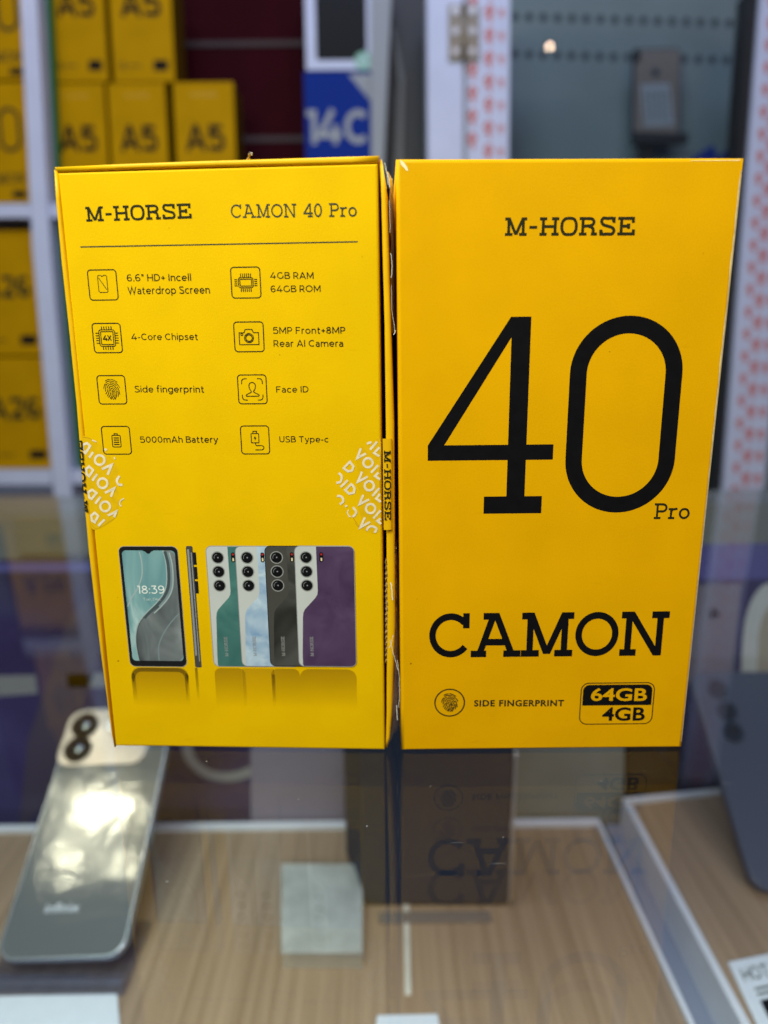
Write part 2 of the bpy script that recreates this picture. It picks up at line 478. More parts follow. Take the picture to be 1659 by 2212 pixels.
class MB:
    def __init__(s, *mats):
        s.v, s.f, s.mi, s.mats, s.k, s.sm = [], [], [], list(mats), 0, []
    def face(s, pts3, mi=0, sm=False):
        b = len(s.v)
        s.v += [tuple(p) for p in pts3]
        s.f.append(tuple(range(b, b + len(pts3))))
        s.mi.append(mi)
        s.sm.append(sm)
    def step(s):
        s.k += 1
        return s.k * 1.5e-6
    def poly(s, pts, y=0.0, mi=0):
        a = sum(p[0] * q[1] - q[0] * p[1] for p, q in zip(pts, pts[1:] + pts[:1]))
        if a < 0:
            pts = pts[::-1]
        y -= s.step()
        s.face([(x, y, z) for x, z in pts], mi)
    def rect(s, x0, z0, x1, z1, y=0.0, mi=0):
        s.poly([(x0, z0), (x1, z0), (x1, z1), (x0, z1)], y, mi)
    def disc(s, cx, cz, r, y=0.0, mi=0, n=28, rz=None):
        s.poly(ell(cx, cz, r, rz or r, n=n), y, mi)
    def slant(s, p, q, w, y, mi, fn):
        """straight stroke whose two ends are cut level"""
        d = Vector(q) - Vector(p)
        k = w / 2 * d.length / abs(d.y)
        s.step()
        s.face([fn((p[0] - k, p[1])), fn((q[0] - k, q[1])), fn((q[0] + k, q[1])), fn((p[0] + k, p[1]))][::(-1 if d.y > 0 else 1)], mi)
    def ribbon(s, pts, w, y=0.0, mi=0, closed=False, fn=None):
        """flat stroke of width w along pts"""
        P = [Vector(p) for p in pts]
        n = len(P)
        if n < 2:
            return
        L, R = [], []
        for i in range(n):
            a = P[i - 1] if (i or closed) else P[i]
            b = P[(i + 1) % n] if (i < n - 1 or closed) else P[i]
            d0 = (P[i] - a)
            d1 = (b - P[i])
            d0 = d0.normalized() if d0.length > 1e-12 else d1.normalized()
            d1 = d1.normalized() if d1.length > 1e-12 else d0
            t = (d0 + d1)
            t = t.normalized() if t.length > 1e-6 else d0
            nn = Vector((-t.y, t.x))
            c = max(0.35, nn.dot(Vector((-d0.y, d0.x))))
            L.append(P[i] + nn * (w / 2 / c))
            R.append(P[i] - nn * (w / 2 / c))
        y -= s.step()
        fn = fn or (lambda p: (p[0], y, p[1]))
        for i in range(n if closed else n - 1):
            j = (i + 1) % n
            q = [fn(R[i]), fn(R[j]), fn(L[j]), fn(L[i])]
            s.face(q, mi)
    def prism(s, pts, y0, y1, mi=0, mside=None):
        """outline in x,z (any winding) run from y0 (front) to y1 (back)"""
        a = sum(p[0] * q[1] - q[0] * p[1] for p, q in zip(pts, pts[1:] + pts[:1]))
        if a < 0:
            pts = pts[::-1]
        ms = mi if mside is None else mside
        s.face([(x, y0, z) for x, z in pts], mi)
        s.face([(x, y1, z) for x, z in pts[::-1]], ms)
        for p, q in zip(pts, pts[1:] + pts[:1]):
            s.face([(p[0], y0, p[1]), (p[0], y1, p[1]), (q[0], y1, q[1]), (q[0], y0, q[1])], ms)
    def slab(s, pts, z0, z1, mi=0):
        """outline in x,y run from z0 up to z1"""
        a = sum(p[0] * q[1] - q[0] * p[1] for p, q in zip(pts, pts[1:] + pts[:1]))
        if a < 0:
            pts = pts[::-1]
        s.face([(x, y, z1) for x, y in pts], mi)
        s.face([(x, y, z0) for x, y in pts[::-1]], mi)
        for p, q in zip(pts, pts[1:] + pts[:1]):
            s.face([(p[0], p[1], z0), (q[0], q[1], z0), (q[0], q[1], z1), (p[0], p[1], z1)], mi)
    def box(s, x0, x1, y0, y1, z0, z1, mi=0):
        s.slab([(x0, y0), (x1, y0), (x1, y1), (x0, y1)], z0, z1, mi)
    def loft(s, rings, mi=0, sm=True, caps=True, closed=True):
        n = len(rings[0])
        b = len(s.v)
        for r in rings:
            s.v += [tuple(p) for p in r]
        for i in range(len(rings) - 1):
            for j in range(n if closed else n - 1):
                k = (j + 1) % n
                s.f.append((b + i * n + j, b + i * n + k, b + (i + 1) * n + k, b + (i + 1) * n + j))
                s.mi.append(mi)
                s.sm.append(sm)
        if caps and closed:
            s.f.append(tuple(b + j for j in range(n))[::-1]); s.mi.append(mi); s.sm.append(False)
            e = b + (len(rings) - 1) * n
            s.f.append(tuple(e + j for j in range(n))); s.mi.append(mi); s.sm.append(False)
    def build(s, name, parent=None, label=None, bevel=0, weld=False):
        me = bpy.data.meshes.new(name)
        me.from_pydata(s.v, [], s.f)
        for q in s.mats:
            me.materials.append(q)
        for p, i, sm in zip(me.polygons, s.mi, s.sm):
            p.material_index = i
            p.use_smooth = sm
        if bevel or weld:
            bm = bmesh.new()
            bm.from_mesh(me)
            bmesh.ops.remove_doubles(bm, verts=bm.verts, dist=1e-6)
            bmesh.ops.recalc_face_normals(bm, faces=bm.faces)
            if bevel:
                bmesh.ops.bevel(bm, geom=bm.edges[:], offset=bevel, segments=2, profile=0.6, affect='EDGES')
            bm.to_mesh(me)
            bm.free()
        me.update()
        o = bpy.data.objects.new(name, me)
        COL.objects.link(o)
        if parent is not None:
            o.parent = parent
        if label:
            o['label'] = label
        return o

# ------------------------------------------------------------------ lettering
def slab_glyph(c, w, tall=1.0):
    """strokes of a one-weight slab-serif letter, cap height 1; returns strokes, advance"""
    h = w / 2
    t, b = 1 - h, h
    V = lambda x, z0=0.0, z1=1.0: ([(x, z0), (x, z1)], False)
    Hn = lambda x0, x1, z: ([(x0, z), (x1, z)], False)
    if c == 'M':
        return [V(.2), V(1.0), ([(.2, 1), (.6, 0.06)], 's'), ([(1.0, 1), (.6, 0.06)], 's'), Hn(0, .42, b), Hn(.78, 1.2, b), Hn(0, .2, t), Hn(1.0, 1.2, t)], 1.2
    if c == '-':
        return [Hn(0, .42, .46)], .42
    if c == 'H':
        return [V(.2), V(.86), Hn(.2, .86, .5), Hn(0, .4, b), Hn(.66, 1.06, b), Hn(0, .4, t), Hn(.66, 1.06, t)], 1.06
    if c == 'q':      # the narrow, pinched O of the maker's word mark
        return [(smooth([(.22, t), (.62, t), (.78, .74), (.82, .5), (.78, .26), (.62, b), (.22, b), (.06, .26), (.02, .5), (.06, .74)], True, 4), True)], .84
    if c == 'R':
        return [V(.2), (([(.2, t), (.58, t)] + ell(.58, .75 - h * .3, .22, .25 - h * .7, 90, -90, 12) + [(.2, .5)]), False), (smooth([(.5, .5), (.7, .44), (.78, .3), (.78, 0)]), False), Hn(0, .42, b), Hn(0, .2, t), Hn(.66, 1.0, b)], 1.0
    if c == 'S':
        return [(smooth([(.74, .78), (.66, .93), (.42, t), (.16, .93), (.08, .75), (.2, .58), (.45, .5), (.70, .41), (.78, .24), (.68, .08), (.42, b), (.18, .07), (.08, .22)]), False), V(.76, .68, 1.0), V(.06, 0, .32)], .84
    if c == 'E':
        return [V(.2), Hn(0, .86, t), Hn(.2, .6, .5), Hn(0, .9, b), V(.84, .68, 1), V(.6, .36, .64), V(.88, 0, .32)], .92
    if c == 'C':
        return [(ell(.5, .5, .5 - h, .5 - h, 42, 322, 40), False), V(.93 - h, .66, 1.0)], .98
    if c == 'A':
        return [([(.47, 1), (.12, 0)], 's'), ([(.50, 1), (.92, 0)], 's'), Hn(.24, .80, .34), Hn(-.06, .30, b), Hn(.70, 1.1, b), Hn(.22, .56, t)], 1.06
    if c == 'O':
        return [(ell(.5, .5, .5 - h, .5 - h, n=56), True)], 1.0
    if c == 'N':
        return [V(.18), V(.90), ([(.20, 1), (.88, 0)], 's'), Hn(0, .22, t), Hn(0, .38, b), Hn(.70, 1.1, t)], 1.1
    if c == 'P':
        return [V(.2), (([(.2, t), (.55, t)] + ell(.55, .71, .24, .29 - h, 90, -90, 12) + [(.2, .42 + h)]), False), Hn(0, .44, b), Hn(0, .2, t)], .86
    if c == 'r':
        return [V(.18, 0, .70), Hn(0, .2, .70 - h), Hn(0, .42, b), (smooth([(.18, .42), (.26, .60), (.42, .70 - h), (.58, .66)]), False)], .62
    if c == 'o':
        return [(ell(.36, .355, .36 - h, .355 - h, n=36), True)], .74
    if c == '4':
        return [([(.58, 1), (.05, .25)], 's'), Hn(0, .82, .28), V(.60), Hn(.38, .82, b)], .84
    if c == '0':
        return [(ell(.34, .5, .34 - h, .5 - h, n=40), True)], .70
    return [], .4

def slab_word(mb, word, fn, w=0.16, gap=0.16, y=0.0, mi=0, dense=False):
    """fn maps unit text coordinates to x,z (or x,y,z when dense)"""
    x = 0
    strokes = []
    for c in word:
        g, a = slab_glyph(c, w)
        strokes += [([(px + x, pz) for px, pz in p], cl) for p, cl in g]
        x += a + gap
    total = x - gap
    for p, cl in strokes:
        if cl == 's' and not dense:
            mb.slant(p[0], p[1], w, y, mi, (lambda u, yy=y - (mb.k + 1) * 1.5e-6: fn(u[0] / total, u[1], yy)))
            continue
        if cl == 's':
            cl = False
        if dense:
            q = []
            P = p + p[:1] if cl else p
            for a, b in zip(P, P[1:]):
                q += [(a[0] + (b[0] - a[0]) * k / 8, a[1] + (b[1] - a[1]) * k / 8) for k in range(8)]
            p, cl = q + [P[-1]], False
        mb.ribbon(p, w, y, mi, cl, fn=(lambda u, yy=y - (mb.k + 1) * 1.5e-6: fn(u[0] / total, u[1], yy)))

def sans_glyph(c, w):
    """strokes of a one-weight round sans letter, cap height 1, lower case .73 high"""
    h = w / 2
    t, b, X = 1 - h, h, .73
    V = lambda x, z0=0.0, z1=1.0: ([(x, z0), (x, z1)], False)
    Hn = lambda x0, x1, z: ([(x0, z), (x1, z)], False)
    C = lambda cx, cz, rx, rz, a0=0, a1=360: (ell(cx, cz, rx, rz, a0, a1, 28), abs(a1 - a0) >= 360)
    P = lambda *p: (list(p), False)
    Q = lambda *p: (smooth(list(p), False, 5), False)
    xo = X / 2                                     # middle of the small letters
    ro = X / 2 - h + .015
    G = {
        '0': ([C(.38, .5, .38 - h, .5 - h)], .76), '1': ([V(.26), P((0, t), (.26, t))], .34),
        '2': ([Q((.03, .80), (.14, .93), (.34, t), (.56, .90), (.60, .70), (.48, .48), (.05, b)), Hn(.02, .68, b)], .68),
        '3': ([Hn(.04, .60, t), P((.58, t), (.30, .60)), Q((.28, .59), (.50, .56), (.64, .40), (.62, .20), (.46, .06), (.24, b), (.02, .13))], .68),
        '4': ([P((.52, 1), (.04, .27), (.84, .27)), V(.60, 0, .56)], .84),
        '5': ([P((.68, t), (.13, t), (.10, .47)), Q((.09, .52), (.36, .615), (.63, .53), (.71, .32), (.62, .11), (.36, b), (.03, .12))], .76),
        '6': ([C(.37, .31, .34 - h * .8, .31 - h), Q((.62, .90), (.42, t), (.18, .86), (.06, .60), (.05, .34))], .74),
        '8': ([C(.36, .28, .36 - h, .28 - h), C(.36, .755, .30 - h, .245 - h)], .72),
        '9': ([C(.35, .69, .34 - h * .8, .31 - h), Q((.10, .10), (.30, b), (.54, .14), (.66, .40), (.66, .66))], .72),
        'A': ([P((.04, 0), (.46, 1)), P((.46, 1), (.88, 0)), Hn(.17, .75, .29)], .92),
        'B': ([V(h), P(*([(0, t), (.46, t)] + ell(.46, .755, .22, .245 - h, 90, -90, 12) + [(0, .51)])), P(*([(.4, .51), (.50, .51)] + ell(.50, .275, .25, .275 - h, 90, -90, 12)[1:] + [(0, b)]))], .78),
        'C': ([C(.50, .5, .5 - h, .5 - h, 48, 312)], .88), 'D': ([P(*([(h, 0), (h, t), (.36, t)] + ell(.36, .5, .48 - h, .5 - h, 90, -90, 16) + [(0, b)]))], .86),
        'F': ([V(h), Hn(0, .66, t), Hn(0, .58, .50)], .68), 'G': ([C(.50, .5, .5 - h, .5 - h, 48, 325), V(.88, .12, .50)], .94),
        'H': ([V(h), V(.84 - h), Hn(0, .84, .5)], .84), 'I': ([V(h)], w), 'M': ([V(h), V(1.0 - h), P((h, .97), (.5, .22), (1.0 - h, .97))], 1.0),
        'O': ([C(.53, .5, .53 - h, .5 - h)], 1.06), 'P': ([V(h), P(*([(0, t), (.40, t)] + ell(.40, .67, .32 - h, .33 - h, 90, -90, 12) + [(0, .34 + h)]))], .72),
        'R': ([V(h), P(*([(0, t), (.40, t)] + ell(.40, .67, .32 - h, .33 - h, 90, -90, 12) + [(0, .34 + h)])), P((.44, .36), (.70, 0))], .74),
        'S': ([Q((.64, .84), (.50, .94), (.34, t), (.14, .92), (.09, .74), (.22, .57), (.46, .48), (.64, .36), (.66, .20), (.54, .07), (.34, b), (.16, .06), (.03, .16))], .70),
        'T': ([V(.40), Hn(0, .80, t)], .80), 'U': ([P(*([(h, 1), (h, .40)] + ell(.40, .40, .40 - h, .40 - h, 180, 360, 16) + [(.80 - h, 1)]))], .80),
        'W': ([P((.04, 1), (.36, .02), (.66, .98), (.96, .02), (1.28, 1))], 1.32), 'X': ([P((.02, 0), (.72, 1)), P((.02, 1), (.72, 0))], .74),
        'a': ([Q((.06, .60), (.24, X - h), (.44, .62), (.51, .44)), V(.51, 0, .46), Q((.51, .40), (.28, .41), (.08, .33), (.07, .14), (.24, .045), (.42, .10), (.51, .26))], .58),
        'c': ([C(xo, xo, ro, ro, 48, 312)], .62), 'd': ([C(xo, xo, ro, ro), V(.68, 0, 1.05)], .74), 'p': ([C(xo, xo, ro, ro), V(h, -.26, X)], .74), 'b': ([C(xo, xo, ro, ro), V(h, 0, 1.05)], .74),
        'e': ([C(xo, xo, ro, ro, 0, 318), Hn(h, X - h, xo)], .72), 'o': ([C(xo, xo, ro, ro)], .73),
        'g': ([C(xo, xo, ro, ro), P(*([(.68, X), (.68, 0)] + ell(.38, 0, .30, .22, 0, -150, 12)))], .74),
        'f': ([V(.17, 0, .85), Q((.17, .84), (.20, .98), (.30, 1.03), (.42, 1.0)), Hn(0, .40, X - h)], .42), 't': ([V(.17, .18, .92), Q((.17, .20), (.20, .07), (.30, .03), (.42, .08)), Hn(0, .40, X - h)], .44),
        'h': ([V(h, 0, 1.05), Q((h, .42), (.12, .60), (.32, X - h), (.52, .62), (.59, .42)), V(.59, 0, .44)], .65), 'n': ([V(h, 0, X), Q((h, .42), (.12, .60), (.32, X - h), (.52, .62), (.59, .42)), V(.59, 0, .44)], .65),
        'm': ([V(h, 0, X), Q((h, .42), (.12, .60), (.30, X - h), (.48, .62), (.54, .42)), V(.54, 0, .44), Q((.54, .42), (.62, .60), (.80, X - h), (.98, .62), (1.04, .42)), V(1.04, 0, .44)], 1.10),
        'i': ([V(h, 0, X), V(h, .90, 1.03)], w), 'l': ([V(h, 0, 1.05)], w), 'r': ([V(h, 0, X), Q((h, .40), (.12, .60), (.24, .68), (.40, X - h))], .40),
        's': ([Q((.50, .62), (.40, .67), (.26, X - h), (.10, .62), (.10, .48), (.26, .39), (.44, .33), (.52, .20), (.42, .07), (.26, b), (.12, .06), (.02, .12))], .56),
        'u': ([Q((h, X), (h, .30), (.14, .10), (.32, .05), (.50, .12), (.59, .32)), V(.59, 0, X)], .65),
        'x': ([P((.02, 0), (.54, X)), P((.02, X), (.54, 0))], .56), 'y': ([P((.03, X), (.33, .02)), P((.62, X), (.28, -.12), (.18, -.22), (.04, -.22))], .64),
        '-': ([Hn(0, .36, .38)], .36), '+': ([Hn(0, .54, .44), V(.27, .17, .71)], .54), '.': ([V(h, 0, w * 1.2)], w), ',': ([P((h, w * 1.2), (h * .4, -.14))], w), ':': ([V(h, .02, .16), V(h, .52, .66)], w),
        '"': ([V(h, .68, 1), V(.24, .68, 1)], .30), ' ': ([], .18)}
    return G.get(c, ([], .3))

def sans_strokes(mb, word, fn, w=0.12, gap=0.15, y=0.0, mi=0):
    x, strokes = 0, []
    for c in word:
        g, a = sans_glyph(c, w)
        strokes += [([(px + x, pz) for px, pz in p], cl) for p, cl in g]
        x += a + gap
    total = x - gap
    for p, cl in strokes:
        mb.ribbon(p, w, y, mi, cl, fn=(lambda u, yy=y - (mb.k + 1) * 1.5e-6: fn(u[0] / total, u[1], yy)))

def font_mesh(body, bold=0.0, spacing=1.0):
    c = bpy.data.curves.new('t', 'FONT')
    c.body = body
    c.offset = bold
    c.space_character = spacing
    c.resolution_u = 4
    o = bpy.data.objects.new('t', c)
    COL.objects.link(o)
    dg = bpy.context.evaluated_depsgraph_get()
    me = bpy.data.meshes.new_from_object(o.evaluated_get(dg))
    v = [(q.co.x, q.co.y) for q in me.vertices]
    f = [tuple(p.vertices) for p in me.polygons]
    bpy.data.objects.remove(o)
    bpy.data.meshes.remove(me)
    bpy.data.curves.remove(c)
    return v, f
_cap = {}
def sans_word(mb, body, fn, bold=0.0, y=0.0, mi=0, spacing=1.0):
    v, f = font_mesh(body, bold, spacing)
    if bold not in _cap:
        hv, _ = font_mesh('H', bold)
        _cap[bold] = (min(p[1] for p in hv), max(p[1] for p in hv))
    z0, z1 = _cap[bold]
    x0, x1 = min(p[0] for p in v), max(p[0] for p in v)
    y -= mb.step()
    b = len(mb.v)
    mb.v += [fn((p[0] - x0) / (x1 - x0), (p[1] - z0) / (z1 - z0), y) for p in v]
    for q in f:
        mb.f.append(tuple(b + k for k in q))
        mb.mi.append(mi)
        mb.sm.append(False)

def line_fn(frame, p0, p1, top, y=0.0):
    """text between reference points p0 (left) and p1 (right) on the baseline, caps reaching the height of top"""
    a, b = frame.hit(*p0, y), frame.hit(*p1, y)
    c = frame.hit(*top, y)
    dx, dz = b[0] - a[0], b[1] - a[1]
    hgt = (c[1] - a[1]) - dz / dx * (c[0] - a[0])
    return lambda u, v, yy: (a[0] + dx * u, yy, a[1] + dz * u + hgt * v)

def box_fn(x0, z0, x1, z1):
    return lambda u, v, yy: (x0 + (x1 - x0) * u, yy, z0 + (z1 - z0) * v)

FP = [[(515, 550), (590, 505), (680, 492)], [(705, 490), (800, 515), (925, 590)], [(530, 600), (610, 555), (700, 548), (820, 580)],
      [(840, 590), (930, 670), (995, 775)], [(515, 635), (465, 710), (445, 815)], [(625, 622), (560, 645), (525, 700), (512, 790), (485, 890)],
      [(645, 605), (730, 610), (820, 650), (895, 705)], [(575, 785), (585, 720), (640, 670), (720, 665), (810, 710), (870, 780), (900, 835)],
      [(905, 740), (950, 840), (970, 995)], [(755, 740), (700, 722), (650, 740), (625, 800), (615, 880), (580, 980), (530, 1045)],
      [(570, 820), (550, 900), (490, 975)], [(780, 755), (840, 830), (870, 930), (850, 1060), (790, 1155)], [(670, 890), (680, 810), (720, 785), (780, 830), (825, 950)],
      [(905, 870), (925, 960), (905, 1070)], [(665, 920), (640, 1010), (570, 1090)], [(735, 845), (715, 930), (690, 1050), (620, 1125)],
      [(745, 850), (770, 920), (755, 1030), (660, 1150)], [(820, 985), (790, 1080), (725, 1165)]]
def fingerprint(mb, cx, cz, r, y, mi=0, k=1.0):
    for p in FP:
        q = smooth([((a - 715) / 340, (825 - b) / 340) for a, b in p], False, 4)
        mb.ribbon([(cx + a * r, cz + b * r) for a, b in q], r * 0.070 * k, y, mi)

E1, E2, E3, E4 = 3e-5, 6e-5, 9e-5, 1.2e-4      # print layers, hundredths of a millimetre

# ------------------------------------------------------------------ setting
fl = MB(FLOOR)
fl.box(-3, 3, -2, 4, -1.02, -1.0)
o = fl.build('floor')
o['kind'] = 'structure'

# ------------------------------------------------------------------ display counter
G = Frame((0, 0, 0))
cnt = thing('display_counter', 'glass-topped shop counter with violet picture panel inside, under the two yellow boxes', 'counter', G.sub(0, 0.3, -1.0))
oy, oz = -0.3, 1.0
g = MB(GLASS, GLASSB)
g.box(-0.75, 0.75, -0.25 + oy, 0.60 + oy, -0.006 + oz, 0.0 + oz)
g.mi[1:] = [1] * 5
g.build('glass_top', cnt)
FZ = -0.235                                          # tray floor level
b_ = MB(DARK)
b_.box(-0.75, 0.75, -0.24 + oy, 0.565 + oy, -0.30 + oz, -0.285 + oz)
b_.build('base_shelf', cnt)
PY = 0.53
pan = Frame((0, PY, 0))
x, ztop = pan.hit(100, 1212)
p_ = MB(POSTER)
p_.box(-0.75, 0.75, PY + oy, PY + 0.006 + oy, -0.285 + oz, ztop + oz)
back = p_.build('back_panel', cnt)
# printed shapes of the panel
def on_pan(pts):
    return [(x, z + oz) for x, z in pan.hits(pts)]
yy = PY + oy - E3
def patch(name, pts, mtl, lab=None):
    q = MB(mtl)
    q.poly(on_pan(pts), yy)
    q.build(name, cnt, lab)
DIM = mat('dim_pale_print', (0.24, 0.24, 0.27), 0.5, 0.1)
patch('violet_band', [(-40, 1215), (850, 1215), (850, 1232), (-40, 1236)], VIOLET)
patch('violet_band', [(1480, 1176), (1720, 1172), (1720, 1250), (1480, 1252)], VIOLET)
patch('slanted_patch', [(150, 1330), (240, 1250), (240, 1330), (130, 1700), (40, 1800), (60, 1600)], PVIO)
patch('pale_patch', [(-40, 1460), (76, 1458), (82, 1498), (-40, 1506)], DIM)
patch('pale_patch', [(143, 1456), (250, 1452), (250, 1484), (147, 1486)], DIM)
patch('lavender_patch', [(1480, 1262), (1600, 1262), (1585, 1450), (1480, 1480)], LAV)
patch('pictured_phone', smooth([(1600, 1520), (1602, 1420), (1612, 1330), (1640, 1272), (1680, 1256), (1720, 1255)]) + [(1720, 1520)], WHITET)
q = MB(mat('beige_print', (0.42, 0.38, 0.33), 0.5, 0.1))
q.poly(on_pan(smooth([(1634, 1520), (1636, 1430), (1642, 1350), (1670, 1300), (1720, 1285)]) + [(1720, 1520)]), yy - E2)
q.build('pictured_phone', cnt)
q = MB(mat('ring_print', (0.33, 0.32, 0.34), 0.5, 0.1))
q.ribbon(on_pan(smooth([(402, 1600), (412, 1640), (450, 1672), (500, 1678), (545, 1665)])), 0.009, yy)
q.build('ring_letter', cnt)
q = MB(DIM)
q.disc(*on_pan([(1542, 1326)])[0], 0.0045, yy)
q.build('pale_dot', cnt)
# trays
trA = thing('display_tray', 'pale wood tray with white rim, centre of the counter under the boxes', 'tray', G.sub(0, 0.2, FZ))
fA = G.sub(0, 0.2, FZ)
bl = fA.hit_floor(-60, 1802)
br = fA.hit_floor(1289, 1786)
fr = fA.hit_floor(1500, 2250)
fl_ = fA.hit_floor(-260, 2250)
t = MB(WOOD)
t.slab([(bl[0] - .05, bl[1]), br, fr, (fl_[0] - .05, fl_[1])], -0.010, 0)
t.build('board', trA)
t = MB(WHITET)
def bar2(mb, a, b, wd, z0, z1, mi=0):
    a, b = Vector(a), Vector(b)
    d = (b - a).normalized()
    n = Vector((-d.y, d.x)) * wd
    mb.slab([tuple(a), tuple(b), tuple(b + n), tuple(a + n)], z0, z1, mi)
bar2(t, (bl[0] - .05, bl[1] + 0.0002), (br[0], br[1] + 0.0002), 0.006, -0.010, 0.003)
bar2(t, (br[0] + .0002, br[1] + .0062), (fr[0] + .0002, fr[1]), -(-0.003), -0.010, 0.003)
t.build('rim', trA)
# channel between the trays and second tray
ch = MB(CHAN)
B_Z = FZ + 0.022
fB = G.sub(0.2, 0.2, B_Z)
tb = thing('display_tray', 'pale wood tray with white rim at the right, raised above its neighbour', 'tray', fB)
b0 = fB.hit_floor(1362, 1738)
b1 = fB.hit_floor(1720, 1700)
b2 = fB.hit_floor(1630, 2235)
b3 = (b1[0] + 0.02, b2[1])
t = MB(WOOD)
t.slab([b0, b1, b3, b2], -0.030, 0)
t.build('board', tb)
t = MB(WHITET)
bar2(t, (b0[0] - .0002, b0[1]), (b2[0] - .0002, b2[1]), -0.0045, -0.030, 0.002)
bar2(t, (b0[0] - .004, b0[1] + .0002), (b1[0], b1[1] + .0002), 0.005, -0.030, 0.002)
t.build('rim', tb)
c0, c1 = Vector(fA.hit_floor(1296, 1770)), Vector(fA.hit_floor(1500, 2235))
e0, e1 = Vector(fA.hit_floor(1360, 1770)), Vector(fA.hit_floor(1700, 2235))
ch.slab([(p.x, p.y + 0.2 + oy) for p in (c0 + Vector((.004, 0)), c1 + Vector((.004, 0)), e1, e0)], FZ - .008 + oz, FZ - .004 + oz)
ch.build('channel_strip', cnt)

# grey boards behind the counter, seen through its glass
bk = Frame((0, 0.72, 0))
lo = thing('back_ledge', 'low grey ledge with a khaki board behind the counter, below the white shelf grid', 'ledge', bk.sub(0, 0, -1.0))
t = MB(GREYBAND)
z_a = bk.hit(100, 1100)[1] + 1.0
t.box(-0.9, 0.9, 0, 0.06, 0, z_a)
t.build('ledge_body', lo)
x0, z0 = bk.hit(45, 1195)
x1, z1 = bk.hit(222, 1112)
t = MB(KHAKI)
t.prism([(x0, z0 + 1), (x1, z0 + 1), (x1, z1 + 1), (x0, z1 + 1)], -0.006, -0.0005)
t.build('khaki_board', lo)

# ------------------------------------------------------------------ left box: back of the pack
LY = -0.04246
LF = Frame((-0.08692, 0.20197, 0), (math.cos(LY), math.sin(LY), 0))
lb = thing('phone_box', 'yellow phone box showing its back with feature icons and six pictured phones', 'box', LF, 'yellow phone boxes standing on the glass counter')
src = lambda x, y: (x / 1.8517, y / 1.8517)
fc = [LF.hit(*src(*p)) for p in ((463, 2997), (1539, 2999), (1511, 653), (230, 690))]
fc[0] = (fc[0][0], 0.0004)
fc[1] = (fc[1][0], 0.0004)
t = MB(YL)
DEP = 0.048
def inset_ring(c, d, y):
    cx, cz = sum(p[0] for p in c) / 4, sum(p[1] for p in c) / 4
    return [(p[0] + (d if p[0] < cx else -d), y, p[1] + (d if p[1] < cz else -d)) for p in c]
rings = [inset_ring(fc, 0.0006, 0.0), inset_ring(fc, 0.0002, 0.00015), inset_ring(fc, 0.0, 0.0006), inset_ring(fc, 0.0, DEP)]
n_ = len(rings[0])
t.face(rings[0])
for r0, r1 in zip(rings, rings[1:]):
    for j in range(4):
        k = (j + 1) % 4
        t.face([r0[j], r1[j], r1[k], r0[k]], 0, False)
t.face(rings[-1][::-1])
t.build('tray_box', lb)
# lid walls round it
def wall_rings(path_in, path_out, yf, axis):
    """path_in / path_out: matching lists of x,z points on the inner and outer side of the wall's front edge"""
    out = []
    for a, b in zip(path_in, path_out):
        a, b = Vector(a), Vector(b)
        ring = [(a.x, DEP + .002, a.y)]
        for k in range(7):
            f = k / 6
            p = a.lerp(b, f)
            ring.append((p.x, yf + 0.00042 * (1 - math.sin(math.pi * f) ** 0.35), p.y))
        ring.append((b.x, DEP + .002, b.y))
        out.append(ring)
    return out
sp = lambda L: [LF.hit(*src(*p)) for p in L]
li = sp([(232, 690), (240, 800), (266, 1053), (295, 1306), (325, 1623), (352, 1939), (376, 2200), (396, 2400), (416, 2620), (428, 2745), (449, 2934), (460, 2990)])
lo_ = sp([(214, 676), (221, 800), (244, 1053), (272, 1306), (304, 1623), (329, 1939), (352, 2200), (375, 2400), (402, 2620), (420, 2745), (445, 2934), (457, 2990)])
ti = sp([(232, 689), (500, 676), (800, 667), (1100, 661), (1400, 655), (1512, 650)])
to = sp([(218, 668), (500, 655), (800, 644), (1100, 635), (1400, 626), (1517, 622)])
ri = sp([(1519, 650), (1525, 800), (1531, 1050), (1538, 1300), (1543, 1700), (1546, 2200), (1547, 2500), (1546, 2850), (1543, 2960), (1541, 2992)])
ro = sp([(1526, 632), (1546, 760), (1555, 1050), (1562, 1300), (1575, 1700), (1578, 2200), (1580, 2500), (1568, 2850), (1560, 2950), (1551, 2994)])
t = MB(YRIM)
t.loft(wall_rings(li, lo_, 0.0, 0))
t.loft(wall_rings(ti, to, -0.0002, 1))
t.loft(wall_rings(ri, ro, 0.0004, 0))
t.build('lid_wall', lb, weld=True)
t = MB(SLOT)  # near-black sheet that paints the shade deep in the slot
zz = ri[-1][1]
t.box(fc[1][0] - .0002, fc[1][0] + .0022, 0.012, 0.013, 0.001, ri[0][1] - .004)
t.build('slot_shade', lb)

# --- print on the left box
Z1 = lambda x, y: (x * .46875 + 108.0, y * .46875 + 313.2)      # enlargement of the upper half -> reference units
Z2 = lambda x, y: (x * .46875 + 108.0, y * .46875 + 918.1)      # enlargement of the lower half
t = MB(INK2)
f = line_fn(LF, Z1(168, 354), Z1(651, 338), Z1(165, 285))
slab_word(t, 'M-HqRSE', f, 0.16, 0.14, -E1)
t.build('brand_lettering', lb)
t = MB(INKG)
v_, tot = [], 0
f = line_fn(LF, Z1(835, 337), Z1(1415, 330), Z1(833, 274))
slab_word(t, 'CAMON 40 Pro', f, 0.125, 0.10, -E1)
t.build('name_lettering', lb)
t = MB(INKG)
t.ribbon([LF.hit(*Z1(140, 470)), LF.hit(*Z1(1418, 446))], 0.00034, -E1)
t.build('rule_line', lb)

